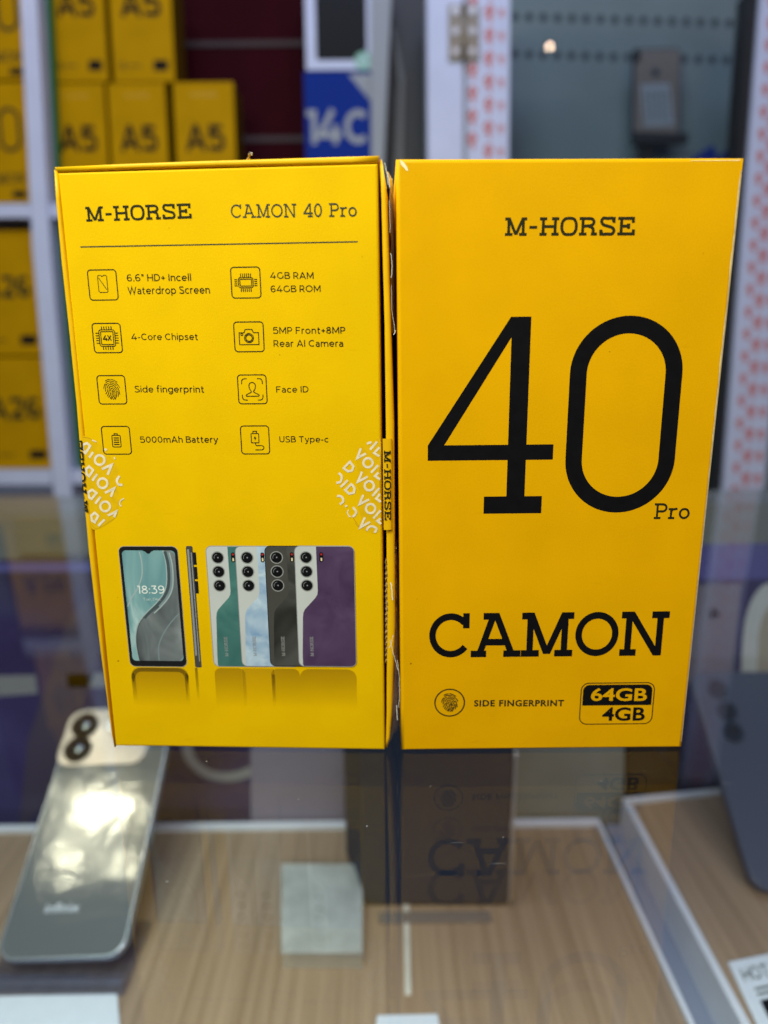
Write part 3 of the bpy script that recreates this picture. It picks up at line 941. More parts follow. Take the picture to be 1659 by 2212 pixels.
def icon_frame(corners):
    h = [LF.hit(*Z1(*p)) for p in corners]
    cx, cz = sum(p[0] for p in h) / 4, sum(p[1] for p in h) / 4
    a = (h[1][0] - h[0][0] + h[2][0] - h[3][0]) / 4
    b = (h[0][1] - h[3][1] + h[1][1] - h[2][1]) / 4
    return cx, cz, a, b
SW = 0.00026
icons = [[(175, 577), (305, 574), (313, 713), (182, 716)], [(833, 564), (967, 562), (972, 704), (838, 706)],
         [(196, 823), (325, 821), (332, 956), (203, 958)], [(847, 816), (983, 815), (986, 952), (852, 953)],
         [(217, 1063), (345, 1062), (353, 1193), (226, 1194)], [(864, 1060), (997, 1059), (999, 1192), (870, 1193)],
         [(238, 1297), (367, 1296), (374, 1424), (246, 1425)], [(878, 1295), (1009, 1294), (1011, 1423), (883, 1424)]]
icon_label = ['outline icon of a phone screen', 'outline icon of a memory chip', 'outline icon of a chip reading 4X', 'outline icon of a camera',
              'fingerprint icon', 'outline icon of a face in a scan frame', 'outline icon of a battery', 'outline icon of a charging plug']
for k, c in enumerate(icons):
    cx, cz, a, b = icon_frame(c)
    t = MB(INK2)
    R_ = lambda pts, w=1.0, cl=False: t.ribbon([(cx + p[0] * a, cz + p[1] * b) for p in pts], SW * w, -E1, 0, cl)
    R_(rrect(-1, -1, 1, 1, .22), 1.15, True)
    if k == 0:
        R_([(-.32, .55), (-.26, .64), (-.12, .64), (0, .57), (.12, .64), (.26, .64), (.32, .55), (.32, -.42), (.25, -.49), (-.25, -.49), (-.32, -.42)], .75, True)
        R_([(-.26, .48), (.24, -.3)], .75)
    if k == 1:
        R_(rrect(-.5, -.33, .5, .33, .14), .95, True)
        R_(rrect(-.40, -.22, .40, .22, .03), .95, True)
        for j in range(6):
            xx = -.34 + .136 * j
            R_([(xx, .38), (xx, .6)], .95)
            R_([(xx, -.38), (xx, -.6)], .95)
        for j in range(4):
            zz = -.2 + .134 * j
            R_([(.58, zz), (.78, zz)], .95)
            R_([(-.58, zz), (-.78, zz)], .95)
    if k == 2:
        R_(rrect(-.56, -.56, .56, .56, .14), .95, True)
        R_(rrect(-.44, -.44, .44, .44, .03), .95, True)
        for j in range(5):
            xx = -.34 + .17 * j
            for s_ in (1, -1):
                R_([(xx, .58 * s_), (xx, .80 * s_)], .9)
                R_([(.58 * s_, xx), (.80 * s_, xx)], .9)
        sans_strokes(t, '4X', box_fn(cx - .29 * a, cz - .17 * b, cx + .29 * a, cz + .19 * b), 0.19, 0.08, -E1)
    if k == 3:
        R_([(-.66, .28), (-.32, .28), (-.24, .50), (.22, .50), (.32, .28), (.66, .28), (.66, -.52), (-.66, -.52)], 1, True)
        R_(ell(0, -.08, .31, .31, n=28), 1, True)
        R_(ell(0, -.08, .22, .22, n=24), 1.2, True)
        R_(ell(-.48, .16, .07, .07, n=12), .9, True)
    if k == 4:
        fingerprint(t, cx, cz + .03 * b, a * .72, -E1)
    if k == 5:
        for sx in (1, -1):
            for sz in (1, -1):
                R_([(sx * .36, sz * .74), (sx * .52, sz * .74), (sx * .66, sz * .70), (sx * .72, sz * .58), (sx * .73, sz * .36)])
        hd = [(0, .48), (.16, .42), (.23, .24), (.18, .02), (.08, -.14), (.14, -.22), (.42, -.36), (.44, -.46), (0.3, -.47)]
        R_(smooth(hd + [(-p[0], p[1]) for p in hd[::-1][:-1]], True, 4), 1, True)
    if k == 6:
        R_(rrect(-.30, -.48, .30, .36, .08), 1, True)
        R_([(-.13, .37), (-.12, .47), (.10, .47), (.11, .37)], 1)
        for zz in (.17, .02, -.14, -.30):
            R_([(-.19, zz), (.19, zz)], 1.2)
    if k == 7:
        R_(rrect(-.27, -.2, .27, .46, .05), 1, True)
        R_([(-.13, .47), (-.13, .62), (.13, .62), (.13, .47)], 1)
        R_(smooth([(0, -.2), (.02, -.33), (.12, -.40), (.42, -.40), (.56, -.46), (.60, -.56), (.54, -.66), (.42, -.71), (-.02, -.71)]), 1)
        t.poly([(cx + p[0] * a, cz + p[1] * b) for p in ((.02, .32), (-.1, .10), (-.02, .10), (-.02, -.06), (.1, .18), (.02, .18))], -E1)
    t.build('feature_icon', lb, icon_label[k])
texts = [('6.6" HD+ Incell', (356, 629), (651, 626), 33), ('Waterdrop Screen', (360, 688), (737, 684), 34), ('4GB RAM', (1016, 617), (1215, 617), 31), ('64GB ROM', (1018, 679), (1247, 677), 31),
         ('4-Core Chipset', (377, 899), (682, 898), 30), ('5MP Front+8MP', (1028, 870), (1361, 869), 31), ('Rear AI Camera', (1031, 930), (1351, 929), 31),
         ('Side fingerprint', (392, 1140), (710, 1140), 30), ('Face ID', (1043, 1141), (1192, 1140), 29), ('5000mAh Battery', (416, 1372), (774, 1371), 29), ('USB Type-c', (1058, 1370), (1283, 1370), 28)]
for s_, p0, p1, hh in texts:
    t = MB(INK2)
    sans_strokes(t, s_, line_fn(LF, Z1(*p0), Z1(*p1), Z1(p0[0] + 4, p0[1] - hh)), 0.14, 0.17, -E1)
    t.build('feature_text', lb)

# --- pictured phones
def quad(pts):
    h = [LF.hit(*Z2(*p)) for p in pts]           # TL TR BR BL
    x0 = (h[0][0] + h[3][0]) / 2
    x1 = (h[1][0] + h[2][0]) / 2
    return x0, (h[2][1] + h[3][1]) / 2, x1, (h[0][1] + h[1][1]) / 2
x0, z0, x1, z1 = quad([(317, 559), (590, 557), (631, 1114), (366, 1114)])
wv, hv = x1 - x0, z1 - z0
t = MB(RIMD, RIMP)
t.poly(rrect(x0, z0, x1, z1, wv * .10), -E1, 1)
t.poly(rrect(x0 + wv * .008, z0 + wv * .008, x1 - wv * .008, z1 - wv * .008, wv * .095), -E1, 0)
fp_ = t.build('phone_picture', lb, 'pictured phone front with a black bezel and a wave wallpaper')
sx0, sz0, sx1, sz1 = x0 + wv * .055, z0 + hv * .052, x1 - wv * .055, z1 - hv * .034
t = MB(SCR, SCRG, SCRL, SCRD, SCRM, RIMD)
n_ = lambda u, v: (sx0 + (sx1 - sx0) * u, sz1 - (sz1 - sz0) * v)
t.poly(rrect(sx0, sz0, sx1, sz1, wv * .07), -E2, 0)
curve = smooth([(.78, 0), (.82, .12), (.80, .28), (.72, .38), (.56, .47), (.36, .555), (.20, .64), (.12, .74), (.10, .86), (.13, 1)], False, 6)
t.poly([n_(*p) for p in curve] + [n_(.93, 1), n_(.99, .97), n_(1, .93), n_(1, .06), n_(.99, .03), n_(.92, 0)], -E2, 1)
t.ribbon([n_(*p) for p in curve], wv * .022, -E2, 2)
t.ribbon([n_(p[0] + .035, p[1] + .008) for p in curve[:34]], wv * .05, -E2, 3)
t.ribbon([n_(p[0] + .095, p[1] + .015) for p in curve[:26]], wv * .05, -E2, 4)
t.ribbon([n_(p[0] + .115, p[1] + .018) for p in curve[:30]], wv * .022, -E2, 2)
t.ribbon([n_(p[0] + .012, p[1] + .01) for p in curve[28:]], wv * .014, -E2, 3)
t.ribbon([n_(*p) for p in smooth([(.99, .56), (.82, .64), (.66, .74), (.54, .86), (.52, .995)])], wv * .022, -E2, 4)
t.ribbon([n_(*p) for p in smooth([(.01, .50), (.10, .42), (.24, .33), (.34, .22), (.36, .10), (.33, .01)])], wv * .020, -E2, 2)
t.poly([n_(.38, -.002), n_(.62, -.002), n_(.56, .010), n_(.52, .028), n_(.48, .028), n_(.44, .010)], -E2, 5)
t.build('screen', fp_)
t = MB(WHITEP)
sans_strokes(t, '18:39', line_fn(LF, Z2(405, 777), Z2(529, 776), Z2(407, 740)), 0.12, 0.15, -E3)
sans_strokes(t, 'Tue, Dec', line_fn(LF, Z2(430, 808), Z2(512, 807), Z2(431, 796)), 0.07, 0.15, -E3)
t.build('clock_lettering', fp_)
# side view
x0, z0, x1, z1 = quad([(628, 558), (660, 557), (696, 1117), (667, 1117)])
t = MB(RIMP, GRAPH, RIMD)
t.poly(rrect(x0, z0, x1, z1, (x1 - x0) * .25), -E1, 1)
t.rect(x0 + .0003, z0 + .004, x0 + .0009, z1 - .001, -E1, 0)
t.rect(x1 - .0007, z0 + .002, x1 - .0004, z1 - .002, -E1, 0)
for j in range(3):
    zt = z1 - (z1 - z0) * (.05 + .115 * j)
    t.rect(x1 - .0001, zt - (z1 - z0) * .10, x1 + .0009, zt, -E1, 2)
t.ribbon(rrect(x0 + .0012, z1 - .021, x0 + .0018, z1 - .017, .0003), .0001, -E1, 2, True)
t.ribbon(rrect(x0 + .0012, z1 - .027, x0 + .0018, z1 - .023, .0003), .0001, -E1, 2, True)
t.build('phone_picture', lb, 'pictured phone seen edge-on, a slim grey bar')
# four backs
backs = [((718, 557), (994, 556), (1024, 1114), (752, 1115), SILVER, TEAL, RIMP, 'pictured teal and silver phone back'),
         ((853, 557), (1129, 556), (1156, 1113), (883, 1114), SILVER, SKY, RIMP, 'pictured pale blue and silver phone back'),
         ((990, 556), (1266, 555), (1285, 1112), (1013, 1112), GRAPH, NIGHT, RIMD, 'pictured charcoal phone back'),
         ((1125, 556), (1402, 554), (1413, 1112), (1147, 1113), SILVER, PURP, RIMP, 'pictured purple and silver phone back')]
for k, (A, B, C_, D, m1, m2, m3, lab) in enumerate(backs):
    x0, z0, x1, z1 = quad([A, B, C_, D])
    w_, h_ = x1 - x0, z1 - z0
    yb = -E1 - k * 6e-5
    P = lambda u, v: (x0 + w_ * u, z1 - h_ * v)
    t = MB(m3, m1, m2)
    t.poly(rrect(x0, z0, x1, z1, w_ * .10), yb, 0)
    i_ = w_ * .012
    t.poly(rrect(x0 + i_, z0 + i_, x1 - i_, z1 - i_, w_ * .09), yb - 1e-5, 1)
    u1 = 1 - .012
    pts = [(.365, .007), (.91, .007), (.955, .014), (.98, .028), (u1, .045), (u1, .955), (.98, .972), (.955, .986), (.91, .994), (.09, .994),
           (.075, .985), (.075, .9), (.105, .575), (.115, .545), (.145, .515), (.33, .42), (.362, .395), (.372, .365)]
    t.poly([P(*p) for p in pts], yb - 2e-5, 2)
    pb = t.build('phone_picture', lb, lab)
    for vy in (.094, .207, .320):
        t = MB(LENSR, LENS, RIMP)
        c_ = P(.195, vy)
        t.disc(*c_, w_ * .108, yb - 3e-5, 0)
        t.disc(*c_, w_ * .092, yb - 3.4e-5, 1)
        t.disc(c_[0] + w_ * .004, c_[1], w_ * .012, yb - 3.8e-5, 2, 10)
        t.ribbon(ell(*c_, w_ * .06, w_ * .06, 100, 200, 10), w_ * .006, yb - 3.8e-5, 2)
        t.build('camera_lens', pb)
    t = MB(LENS, RED, FLASH)
    c_ = P(.45, .092)
    t.poly(rrect(c_[0] - w_ * .032, c_[1] - w_ * .085, c_[0] + w_ * .032, c_[1] + w_ * .085, w_ * .03), yb - 3e-5, 0)
    t.disc(c_[0], c_[1] + w_ * .05, w_ * .018, yb - 3.4e-5, 1, 14)
    t.poly(rrect(c_[0] - w_ * .014, c_[1] - w_ * .065, c_[0] + w_ * .014, c_[1] - w_ * .01, w_ * .008), yb - 3.4e-5, 2)
    t.build('flash', pb)
    t = MB(LENSR if k != 1 else RIMP)
    a_, b2_ = P(.21, .91), P(.265, .745)
    slab_word(t, 'M-HqRSE', lambda u, v, y_: (b2_[0] - (b2_[0] - a_[0]) * v, y_, a_[1] + (b2_[1] - a_[1]) * u), 0.15, 0.14, yb - 3e-5)
    t.build('brand_lettering', pb)
# printed mirror image beneath
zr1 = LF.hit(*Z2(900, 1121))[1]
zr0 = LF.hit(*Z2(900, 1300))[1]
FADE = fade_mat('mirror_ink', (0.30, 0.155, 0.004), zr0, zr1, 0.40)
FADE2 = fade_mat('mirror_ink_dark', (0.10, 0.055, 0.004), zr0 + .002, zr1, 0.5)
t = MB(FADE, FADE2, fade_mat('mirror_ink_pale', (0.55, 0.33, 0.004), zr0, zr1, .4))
xa, xb = LF.hit(*Z2(372, 1125))[0], LF.hit(*Z2(636, 1125))[0]
ww = .0022
def rtop(x0, x1, r, mi, y=-E1):
    """sheet with its two upper corners rounded"""
    t.poly([(x0, zr0), (x1, zr0)] + ell(x1 - r, zr1 - r, r, r, 0, 90, 6) + ell(x0 + r, zr1 - r, r, r, 90, 180, 6), y, mi)
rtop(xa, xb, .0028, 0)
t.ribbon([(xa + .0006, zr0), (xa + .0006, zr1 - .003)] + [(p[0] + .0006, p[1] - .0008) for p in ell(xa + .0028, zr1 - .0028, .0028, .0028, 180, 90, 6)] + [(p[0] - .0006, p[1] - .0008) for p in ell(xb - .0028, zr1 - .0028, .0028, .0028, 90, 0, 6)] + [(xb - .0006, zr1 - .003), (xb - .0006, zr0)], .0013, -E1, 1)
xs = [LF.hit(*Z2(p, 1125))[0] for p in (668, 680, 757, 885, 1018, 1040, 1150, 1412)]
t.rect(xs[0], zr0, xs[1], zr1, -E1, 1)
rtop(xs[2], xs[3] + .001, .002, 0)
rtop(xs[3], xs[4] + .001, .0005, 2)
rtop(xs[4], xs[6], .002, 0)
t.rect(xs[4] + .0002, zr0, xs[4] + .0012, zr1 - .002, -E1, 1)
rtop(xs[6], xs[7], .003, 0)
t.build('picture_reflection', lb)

# --- security seals
ZR = lambda x, y: ((1300 + .20494 * x) / 1.8517, (1730 + .20494 * y) / 1.8517)
ZL = lambda x, y: ((260 + .22606 * x) / 1.8517, (1700 + .22606 * y) / 1.8517)
circ = lambda cx, cy, r: ([(cx + r * math.cos(k * .2618), cy + r * math.sin(k * .2618)) for k in range(24)], 1)
right = [([(700, 310), (630, 500), (800, 410)], 0), circ(840, 590, 90), ([(1040, 640), (900, 785)], 0), ([(1015, 180), (880, 335)], 0), ([(1058, 290), (960, 400), (1060, 462)], 0),
         ([(820, 215), (905, 190)], 0), ([(1045, 780), (975, 850), (1075, 915)], 0), ([(725, 765), (645, 960), (835, 860)], 0), circ(865, 1040, 90), ([(1060, 1085), (925, 1240)], 0),
         ([(1070, 1200), (1000, 1290), (1090, 1355)], 0), ([(745, 1215), (675, 1400), (860, 1305)], 0), circ(890, 1485, 90), ([(1085, 1520), (945, 1675)], 0), ([(1085, 1680), (1020, 1725), (1095, 1785)], 0),
         ([(780, 1655), (690, 1850), (880, 1745)], 0), (smooth([(815, 1915), (850, 1850), (920, 1830), (990, 1860), (1000, 1900), (975, 1955)]), 0),
         ([(490, 570), (365, 695), (450, 760), (530, 740), (555, 660)], 1), (smooth([(265, 790), (320, 840), (325, 910), (290, 970), (220, 980)]), 0), ([(445, 935), (305, 1065)], 0),
         ([(510, 1010), (395, 1125), (470, 1195), (560, 1175), (580, 1090), (540, 1030)], 1), (smooth([(235, 1240), (300, 1240), (355, 1300), (345, 1360), (290, 1400)]), 0),
         (smooth([(545, 1455), (605, 1540), (590, 1600), (540, 1645)]), 0), (smooth([(460, 1510), (440, 1560), (465, 1620), (500, 1650)]), 2), ([(400, 1420), (425, 1450)], 0)]
left = [([(390, 320), (320, 350), (320, 440), (365, 500), (410, 430), (445, 370)], 1), ([(500, 480), (430, 575)], 0), circ(615, 620, 85), ([(655, 780), (825, 705), (755, 880)], 0),
        ([(430, 735), (375, 780), (385, 870), (430, 905), (500, 800)], 1), ([(570, 870), (485, 985)], 0), circ(668, 1030, 85), ([(710, 1200), (870, 1120), (815, 1270)], 0),
        ([(480, 1145), (415, 1190), (430, 1280), (475, 1310), (560, 1200)], 1), ([(630, 1270), (540, 1390)], 0), circ(712, 1440, 85), ([(760, 1600), (910, 1530), (870, 1630)], 0),
        ([(530, 1550), (465, 1600), (480, 1690), (530, 1720), (590, 1610)], 1), ([(700, 1670), (590, 1785)], 0), (smooth([(965, 905), (920, 980), (950, 1050), (1020, 1060)]), 0),
        (smooth([(1045, 1300), (985, 1340), (970, 1400), (1000, 1440)]), 2), ([(700, 420), (735, 450)], 0), ([(480, 265), (560, 300)], 2), ([(870, 570), (885, 610)], 2)]
def seal(strokes, Z, wpx, patch, edge, lab):
    t = MB(GLUE, AMBER)
    rnd = random.Random(5)
    p = smooth(patch, True, 5)
    p = [(a + rnd.uniform(-7, 7), b + rnd.uniform(-7, 7)) for a, b in p]
    t.poly([LF.hit(*Z(*q)) for q in p], -E1 * .4, 0)
    for e in edge:
        t.ribbon([LF.hit(*Z(*q)) for q in smooth(e)], .00012, -E1, 1)
    s = t.build('security_seal', lb, lab)
    t = MB(VOIDM)
    mpx = (LF.hit(*Z(1000, 1000))[0] - LF.hit(*Z(0, 1000))[0]) / 1000
    for pts, cl in strokes:
        h = [LF.hit(*Z(*q)) for q in pts]
        jit = []
        P = h + h[:1] if cl == 1 else h
        for a, b in zip(P, P[1:]):
            nk = 4 if math.hypot(b[0] - a[0], b[1] - a[1]) > .0009 else 1
            for k in range(nk):
                jit.append((a[0] + (b[0] - a[0]) * k / nk + rnd.uniform(-1, 1) * .00003, a[1] + (b[1] - a[1]) * k / nk + rnd.uniform(-1, 1) * .00003))
        if cl != 1:
            jit.append(h[-1])
        t.ribbon(jit, wpx * mpx * (.5 if cl == 2 else 1), -E2, 0, cl == 1)
    t.build('void_lettering', s)
    return s
seal(right, ZR, 44, [(1085, 170), (960, 170), (800, 250), (640, 300), (620, 520), (640, 760), (600, 960), (700, 1200), (640, 1420), (700, 1650), (680, 1850), (850, 1950), (1020, 1960), (1090, 1800), (1080, 1000)],
     [[(590, 1760), (620, 1810), (690, 1860)], [(540, 1650), (600, 1740), (690, 1850)], [(1075, 350), (1090, 600), (1060, 800), (1080, 1180)]], 'peeled seal residue reading VOID along the right edge')
seal(left, ZL, 40, [(310, 210), (430, 230), (600, 330), (750, 480), (860, 640), (960, 800), (900, 1000), (960, 1250), (930, 1550), (840, 1680), (700, 1780), (560, 1830), (470, 1790), (400, 1200), (340, 600)],
     [[(470, 1760), (540, 1835), (640, 1805), (860, 1665), (930, 1560)], [(310, 215), (430, 235), (560, 300)]], 'peeled seal residue reading VOID along the left edge')
t = MB(YRIM)
tp = [LF.hit(*ZR(*q)) for q in ((1128, 118), (1300, 128), (1318, 500), (1308, 1100), (1300, 1895), (1150, 1890), (1140, 1000))]
xl, xr = tp[0][0], tp[1][0]
rings = []
for zy in (118, 500, 1000, 1500, 1893):
    a = LF.hit(*ZR(1126 + (zy - 118) * .012, zy))
    b = LF.hit(*ZR(1304 + (10 if zy == 500 else 0), zy))
    rings.append([(a[0] + (b[0] - a[0]) * f_, -.0004 + .0012 * max(0, f_ - .62) ** 1.5, a[1]) for f_ in (0, .25, .5, .7, .85, 1)] + [(b[0], .012, a[1])])
t.loft(rings, caps=False, closed=False)
tab = t.build('seal_tab', lb, 'yellow seal strip bridging the slot at the right edge')
t = MB(INK2)
a = LF.hit(*ZR(1152, 345))
b = LF.hit(*ZR(1150, 1690))
c = LF.hit(*ZR(1284, 345))
slab_word(t, 'M-HqRSE', lambda u, v, y_: (a[0] + (c[0] - a[0]) * v, y_ - .0001, a[1] + (b[1] - a[1]) * u), 0.17, 0.14, -.0004 - E2)
t.build('seal_lettering', tab)
t = MB(INK2)
def wrap(u, v, y_):
    zy = 1545 - (1545 - 280) * u
    bx = 415 - (415 - 312) * (1545 - zy) / 1265
    a_ = LF.hit(*ZL(bx, zy))
    cap = .0026
    d = cap * v
    w_ = .00105
    return (a_[0] - min(d, w_), -.00022 + (0 if d < w_ else (d - w_)) + (y_ + E2), a_[1])
slab_word(t, 'M-HqRSE', wrap, 0.17, 0.14, -E2, dense=True)
t.build('seal_lettering', lb, 'black lettering wrapping round the left edge')

# --- torn card, film, tape
t = MB(KRAFT)
rnd = random.Random(3)
rows = []
for k in range(60):
    f_ = k / 59
    pa = src(1541 + 2 * math.sin(k * 1.9) + rnd.uniform(-1, 1), 2235 + 420 * f_)
    pb = src(1549 + 3.5 * math.sin(k * 1.9 + .5) * (0.3 + f_) + rnd.uniform(-2, 2) - 8 * abs(f_ - .5), 2235 + 420 * f_)
    a, b = LF.hit(*pa), LF.hit(*pb)
    rows.append([(a[0], .0012, a[1]), (b[0], .0004 + .0004 * math.sin(k * 1.9), b[1])])
t.loft(rows, caps=False, closed=False, sm=False)
t.build('torn_edge', lb, 'ragged brown card showing in the slot')
def film(name_pts, depth, amp, n, seed, mtl=None, name='film_scrap', lab=None, par=None):
    rnd = random.Random(seed)
    t = MB(mtl or FILM)
    A, B = name_pts
    A, B = smooth(A, False, n), smooth(B, False, n)
    rows = []
    for a, b in zip(A, B):
        a, b = LF.hit(*src(*a)), LF.hit(*src(*b))
        row = []
        for j in range(7):
            f_ = j / 6
            row.append((a[0] + (b[0] - a[0]) * f_ + rnd.uniform(-amp, amp) * .3, depth[0] + (depth[1] - depth[0]) * f_ + rnd.uniform(-amp, amp), a[1] + (b[1] - a[1]) * f_ + rnd.uniform(-amp, amp) * .5))
        rows.append(row)
    t.loft(rows, caps=False, closed=False, sm=True)
    return t.build(name, par or lb, lab)
film(([(1524, 632), (1545, 680), (1556, 740), (1562, 900), (1564, 1150), (1566, 1330)], [(1530, 632), (1556, 668), (1568, 705), (1574, 900), (1578, 1150), (1583, 1330)]), (.003, .010), .0005, 7, 4)
film(([(1579, 2180), (1580, 2300), (1581, 2500), (1570, 2800), (1556, 2975)], [(1586, 2180), (1590, 2300), (1598, 2500), (1601, 2780), (1600, 2940)]), (.001, .007), .0008, 9, 8)
film(([(446, 2690), (452, 2780), (455, 2860), (460, 2960)], [(434, 2690), (437, 2780), (446, 2860), (452, 2960)]), (.002, .006), .0007, 7, 12)
film(([(1325, 626), (1360, 624), (1400, 623)], [(1325, 618), (1360, 616), (1400, 619)]), (.001, .004), .0003, 4, 15)
CREASE_GLINT = mat('crease_glint', (0.85, 0.82, 0.78), 0.25, 0.5)  # pale strokes that paint the glints along the film's creases
t = MB(CREASE_GLINT)
rnd = random.Random(31)
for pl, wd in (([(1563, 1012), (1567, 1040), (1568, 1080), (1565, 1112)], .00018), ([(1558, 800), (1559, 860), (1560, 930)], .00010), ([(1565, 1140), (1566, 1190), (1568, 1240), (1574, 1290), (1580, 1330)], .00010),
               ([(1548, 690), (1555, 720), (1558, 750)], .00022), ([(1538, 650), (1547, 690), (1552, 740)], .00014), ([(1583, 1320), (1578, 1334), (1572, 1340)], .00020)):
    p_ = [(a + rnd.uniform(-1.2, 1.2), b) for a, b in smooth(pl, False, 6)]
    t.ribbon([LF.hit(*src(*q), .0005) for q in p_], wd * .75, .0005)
t.build('crease_glint', lb)
t = MB(CREASE_GLINT)
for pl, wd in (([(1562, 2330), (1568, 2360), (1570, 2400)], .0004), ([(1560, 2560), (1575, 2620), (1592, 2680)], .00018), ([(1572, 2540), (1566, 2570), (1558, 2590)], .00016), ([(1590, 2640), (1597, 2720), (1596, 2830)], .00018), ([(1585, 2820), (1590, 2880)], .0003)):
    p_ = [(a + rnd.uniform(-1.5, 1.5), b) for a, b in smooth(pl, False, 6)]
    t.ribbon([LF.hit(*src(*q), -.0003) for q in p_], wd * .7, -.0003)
t.build('crease_glint', lb)
TAPE = mat('crumpled_tape', (0.62, 0.50, 0.34), 0.35, 0.5, noise=0.3, nscale=900)
film(([(905, 642), (945, 636), (965, 612), (976, 590), (988, 598)], [(935, 640), (960, 628), (974, 612), (980, 580), (984, 586)]), (.006, .0075), .0006, 5, 21, TAPE, 'tape_tuft', 'crumpled end of tape sticking up from the top')

# ------------------------------------------------------------------ right box: front of the pack
RF = Frame((0.00426, 0.19793, 0), (math.cos(.00089), math.sin(.00089), 0))
rb = thing('phone_box', 'yellow phone box showing its front with a huge black 40', 'box', RF, 'yellow phone boxes standing on the glass counter')
rc = [RF.hit(*src(*p)) for p in ((1604, 3005), (2728, 2998), (2980, 629), (1584, 634))]
rc[0] = (rc[0][0], 0.0004)
rc[1] = (rc[1][0], 0.0004)
t = MB(YR)
rings = []
for d, y in ((0.0011, 0), (0.0005, 0.00014), (0.00014, 0.0005), (0, 0.0011), (0, DEP - .001), (0.001, DEP)):
    k = 7
    rr = []
    x0 = [rc[0][0] + d, rc[1][0] - d, rc[2][0] - d, rc[3][0] + d]
    z0 = [rc[0][1] + d * .6, rc[1][1] + d * .6, rc[2][1] - d, rc[3][1] - d]
    for j in range(4):
        a, b = (x0[j], z0[j]), (x0[(j + 1) % 4], z0[(j + 1) % 4])
        for q_ in range(12):
            f_ = q_ / 12
            px, pz = a[0] + (b[0] - a[0]) * f_, a[1] + (b[1] - a[1]) * f_
            rr.append((px, y, pz))
    rings.append(rr)
t.loft(rings, sm=True)
ob = t.build('carton', rb)
for p in ob.data.polygons:
    if len(p.vertices) > 4:
        p.use_smooth = False
# bare paper along the worn edges
t = MB(CREAM)
rnd = random.Random(11)
prev = None
def strip(pa, pb, w0, w1, n, inward, yv):
    a, b = Vector(pa), Vector(pb)
    d = (b - a).normalized()
    nn = Vector(inward)
    rows = []
    ww = 0
    for k in range(n + 1):
        f_ = k / n
        ww = .7 * ww + .3 * rnd.uniform(.2, 1.6)
        wd = max(.00003, (w0 + (w1 - w0) * f_) * ww)
        p = a.lerp(b, f_)
        rows.append([(p.x, yv + .00034, p.y), (p.x + nn.x * .0004, yv + .00008, p.y + nn.y * .0004), (p.x + nn.x * (.0004 + wd), yv - E1 * .5, p.y + nn.y * (.0004 + wd))])
    t.loft(rows, caps=False, closed=False, sm=False)
strip((rc[2][0] - .0002, rc[2][1] - .003), (rc[1][0] - .0002, rc[1][1] + .002), .00042, .00006, 130, (-1, 0), -.00002)
strip((rc[2][0] - .001, rc[2][1] - .0003), (rc[2][0] - .014, rc[2][1] - .0003), .00012, .00004, 40, (0, -1), -.00002)
t.build('worn_edge', rb, 'bare cream paper along the worn right edge')

Z3 = lambda x, y: (x * .51174 + 810.1, y * .51174 + 313.2)
Z4 = lambda x, y: (x * .51174 + 810.1, y * .51174 + 1026.1)
t = MB(INK2)
slab_word(t, 'M-HqRSE', line_fn(RF, Z3(548, 384), Z3(1092, 381), Z3(553, 306)), 0.16, 0.14, -E1)
t.build('brand_lettering', rb)
# the big numeral
t = MB(INK)
H3 = lambda x, y: RF.hit(*Z3(x, y))
H4 = lambda x, y: RF.hit(*Z4(x, y))
xs_l = (H3(563, 1265)[0] + H3(583, 900)[0] * 0 + H3(563, 1265)[0]) / 2
st_l = (RF.hit(1098.3, 960)[0] + RF.hit(1092.8, 1071)[0]) / 2
st_r = (RF.hit(1147.8, 686)[0] + RF.hit(1132.8, 1071)[0]) / 2
zt = RF.hit(1126, 684)[1]
zb0, zb1 = RF.hit(1060, 994)[1], RF.hit(1060, 961)[1]
zf0, zf1 = RF.hit(1107, 1109)[1], RF.hit(1107, 1072)[1]
xl_ = RF.hit(924, 980)[0]
xr_ = RF.hit(1194.8, 976)[0]
xt = RF.hit(1104, 684)[0]
t.rect(st_l, zf1, st_r, zt, -E1)
t.rect(xl_, zb0, xr_, zb1, -E1)
t.rect(RF.hit(1044.8, 1090)[0], zf0, RF.hit(1169.7, 1090)[0], zf1, -E1)
pi = RF.hit(959.5, 961)
pa = RF.hit(1108.5, 728.5)
t.poly([(xl_, zb1), (pi[0], zb1), (st_l, pa[1]), (st_l + .0001, zt), (xt, zt)], -E1)
cl, cr = RF.hit(1232, 800)[0], RF.hit(1476.5, 797)[0]
cl2, cr2 = RF.hit(1219.5, 1015)[0], RF.hit(1454, 1015)[0]
cl, cr = (cl + cl2) / 2, (cr + cr2) / 2
ztop, zbot = RF.hit(1363, 681.7)[1], RF.hit(1330, 1107)[1]
sw_ = (RF.hit(1363, 681.7)[1] - RF.hit(1363, 720)[1])
R0 = (cr - cl) / 2 - sw_ / 2
cx_ = (cl + cr) / 2
pts = ell(cx_, ztop - sw_ / 2 - R0, R0, R0, 0, 180, 40) + ell(cx_, zbot + sw_ / 2 + R0, R0, R0, 180, 360, 40)
t.ribbon(pts, sw_, -E1, 0, True)
t.build('numeral', rb, 'huge black numeral 40')
t = MB(INK2)
slab_word(t, 'Pro', line_fn(RF, Z4(1176, 186), Z4(1327, 186), Z4(1190, 119)), 0.14, 0.08, -E1)
t.build('pro_lettering', rb)
t = MB(INK)
bl0 = RF.hit(*Z4(229, 670))
br0 = RF.hit(*Z4(1244, 588))
zb_ = RF.hit(*Z4(700, 766))[1]
zt_ = RF.hit(*Z4(700, 580))[1]
slab_word(t, 'CAMON', box_fn(bl0[0], zb_, br0[0], zt_), 0.15, 0.05, -E1)
t.build('name_lettering', rb)
t = MB(INK2)
cc = RF.hit(971.3, 1517.9)
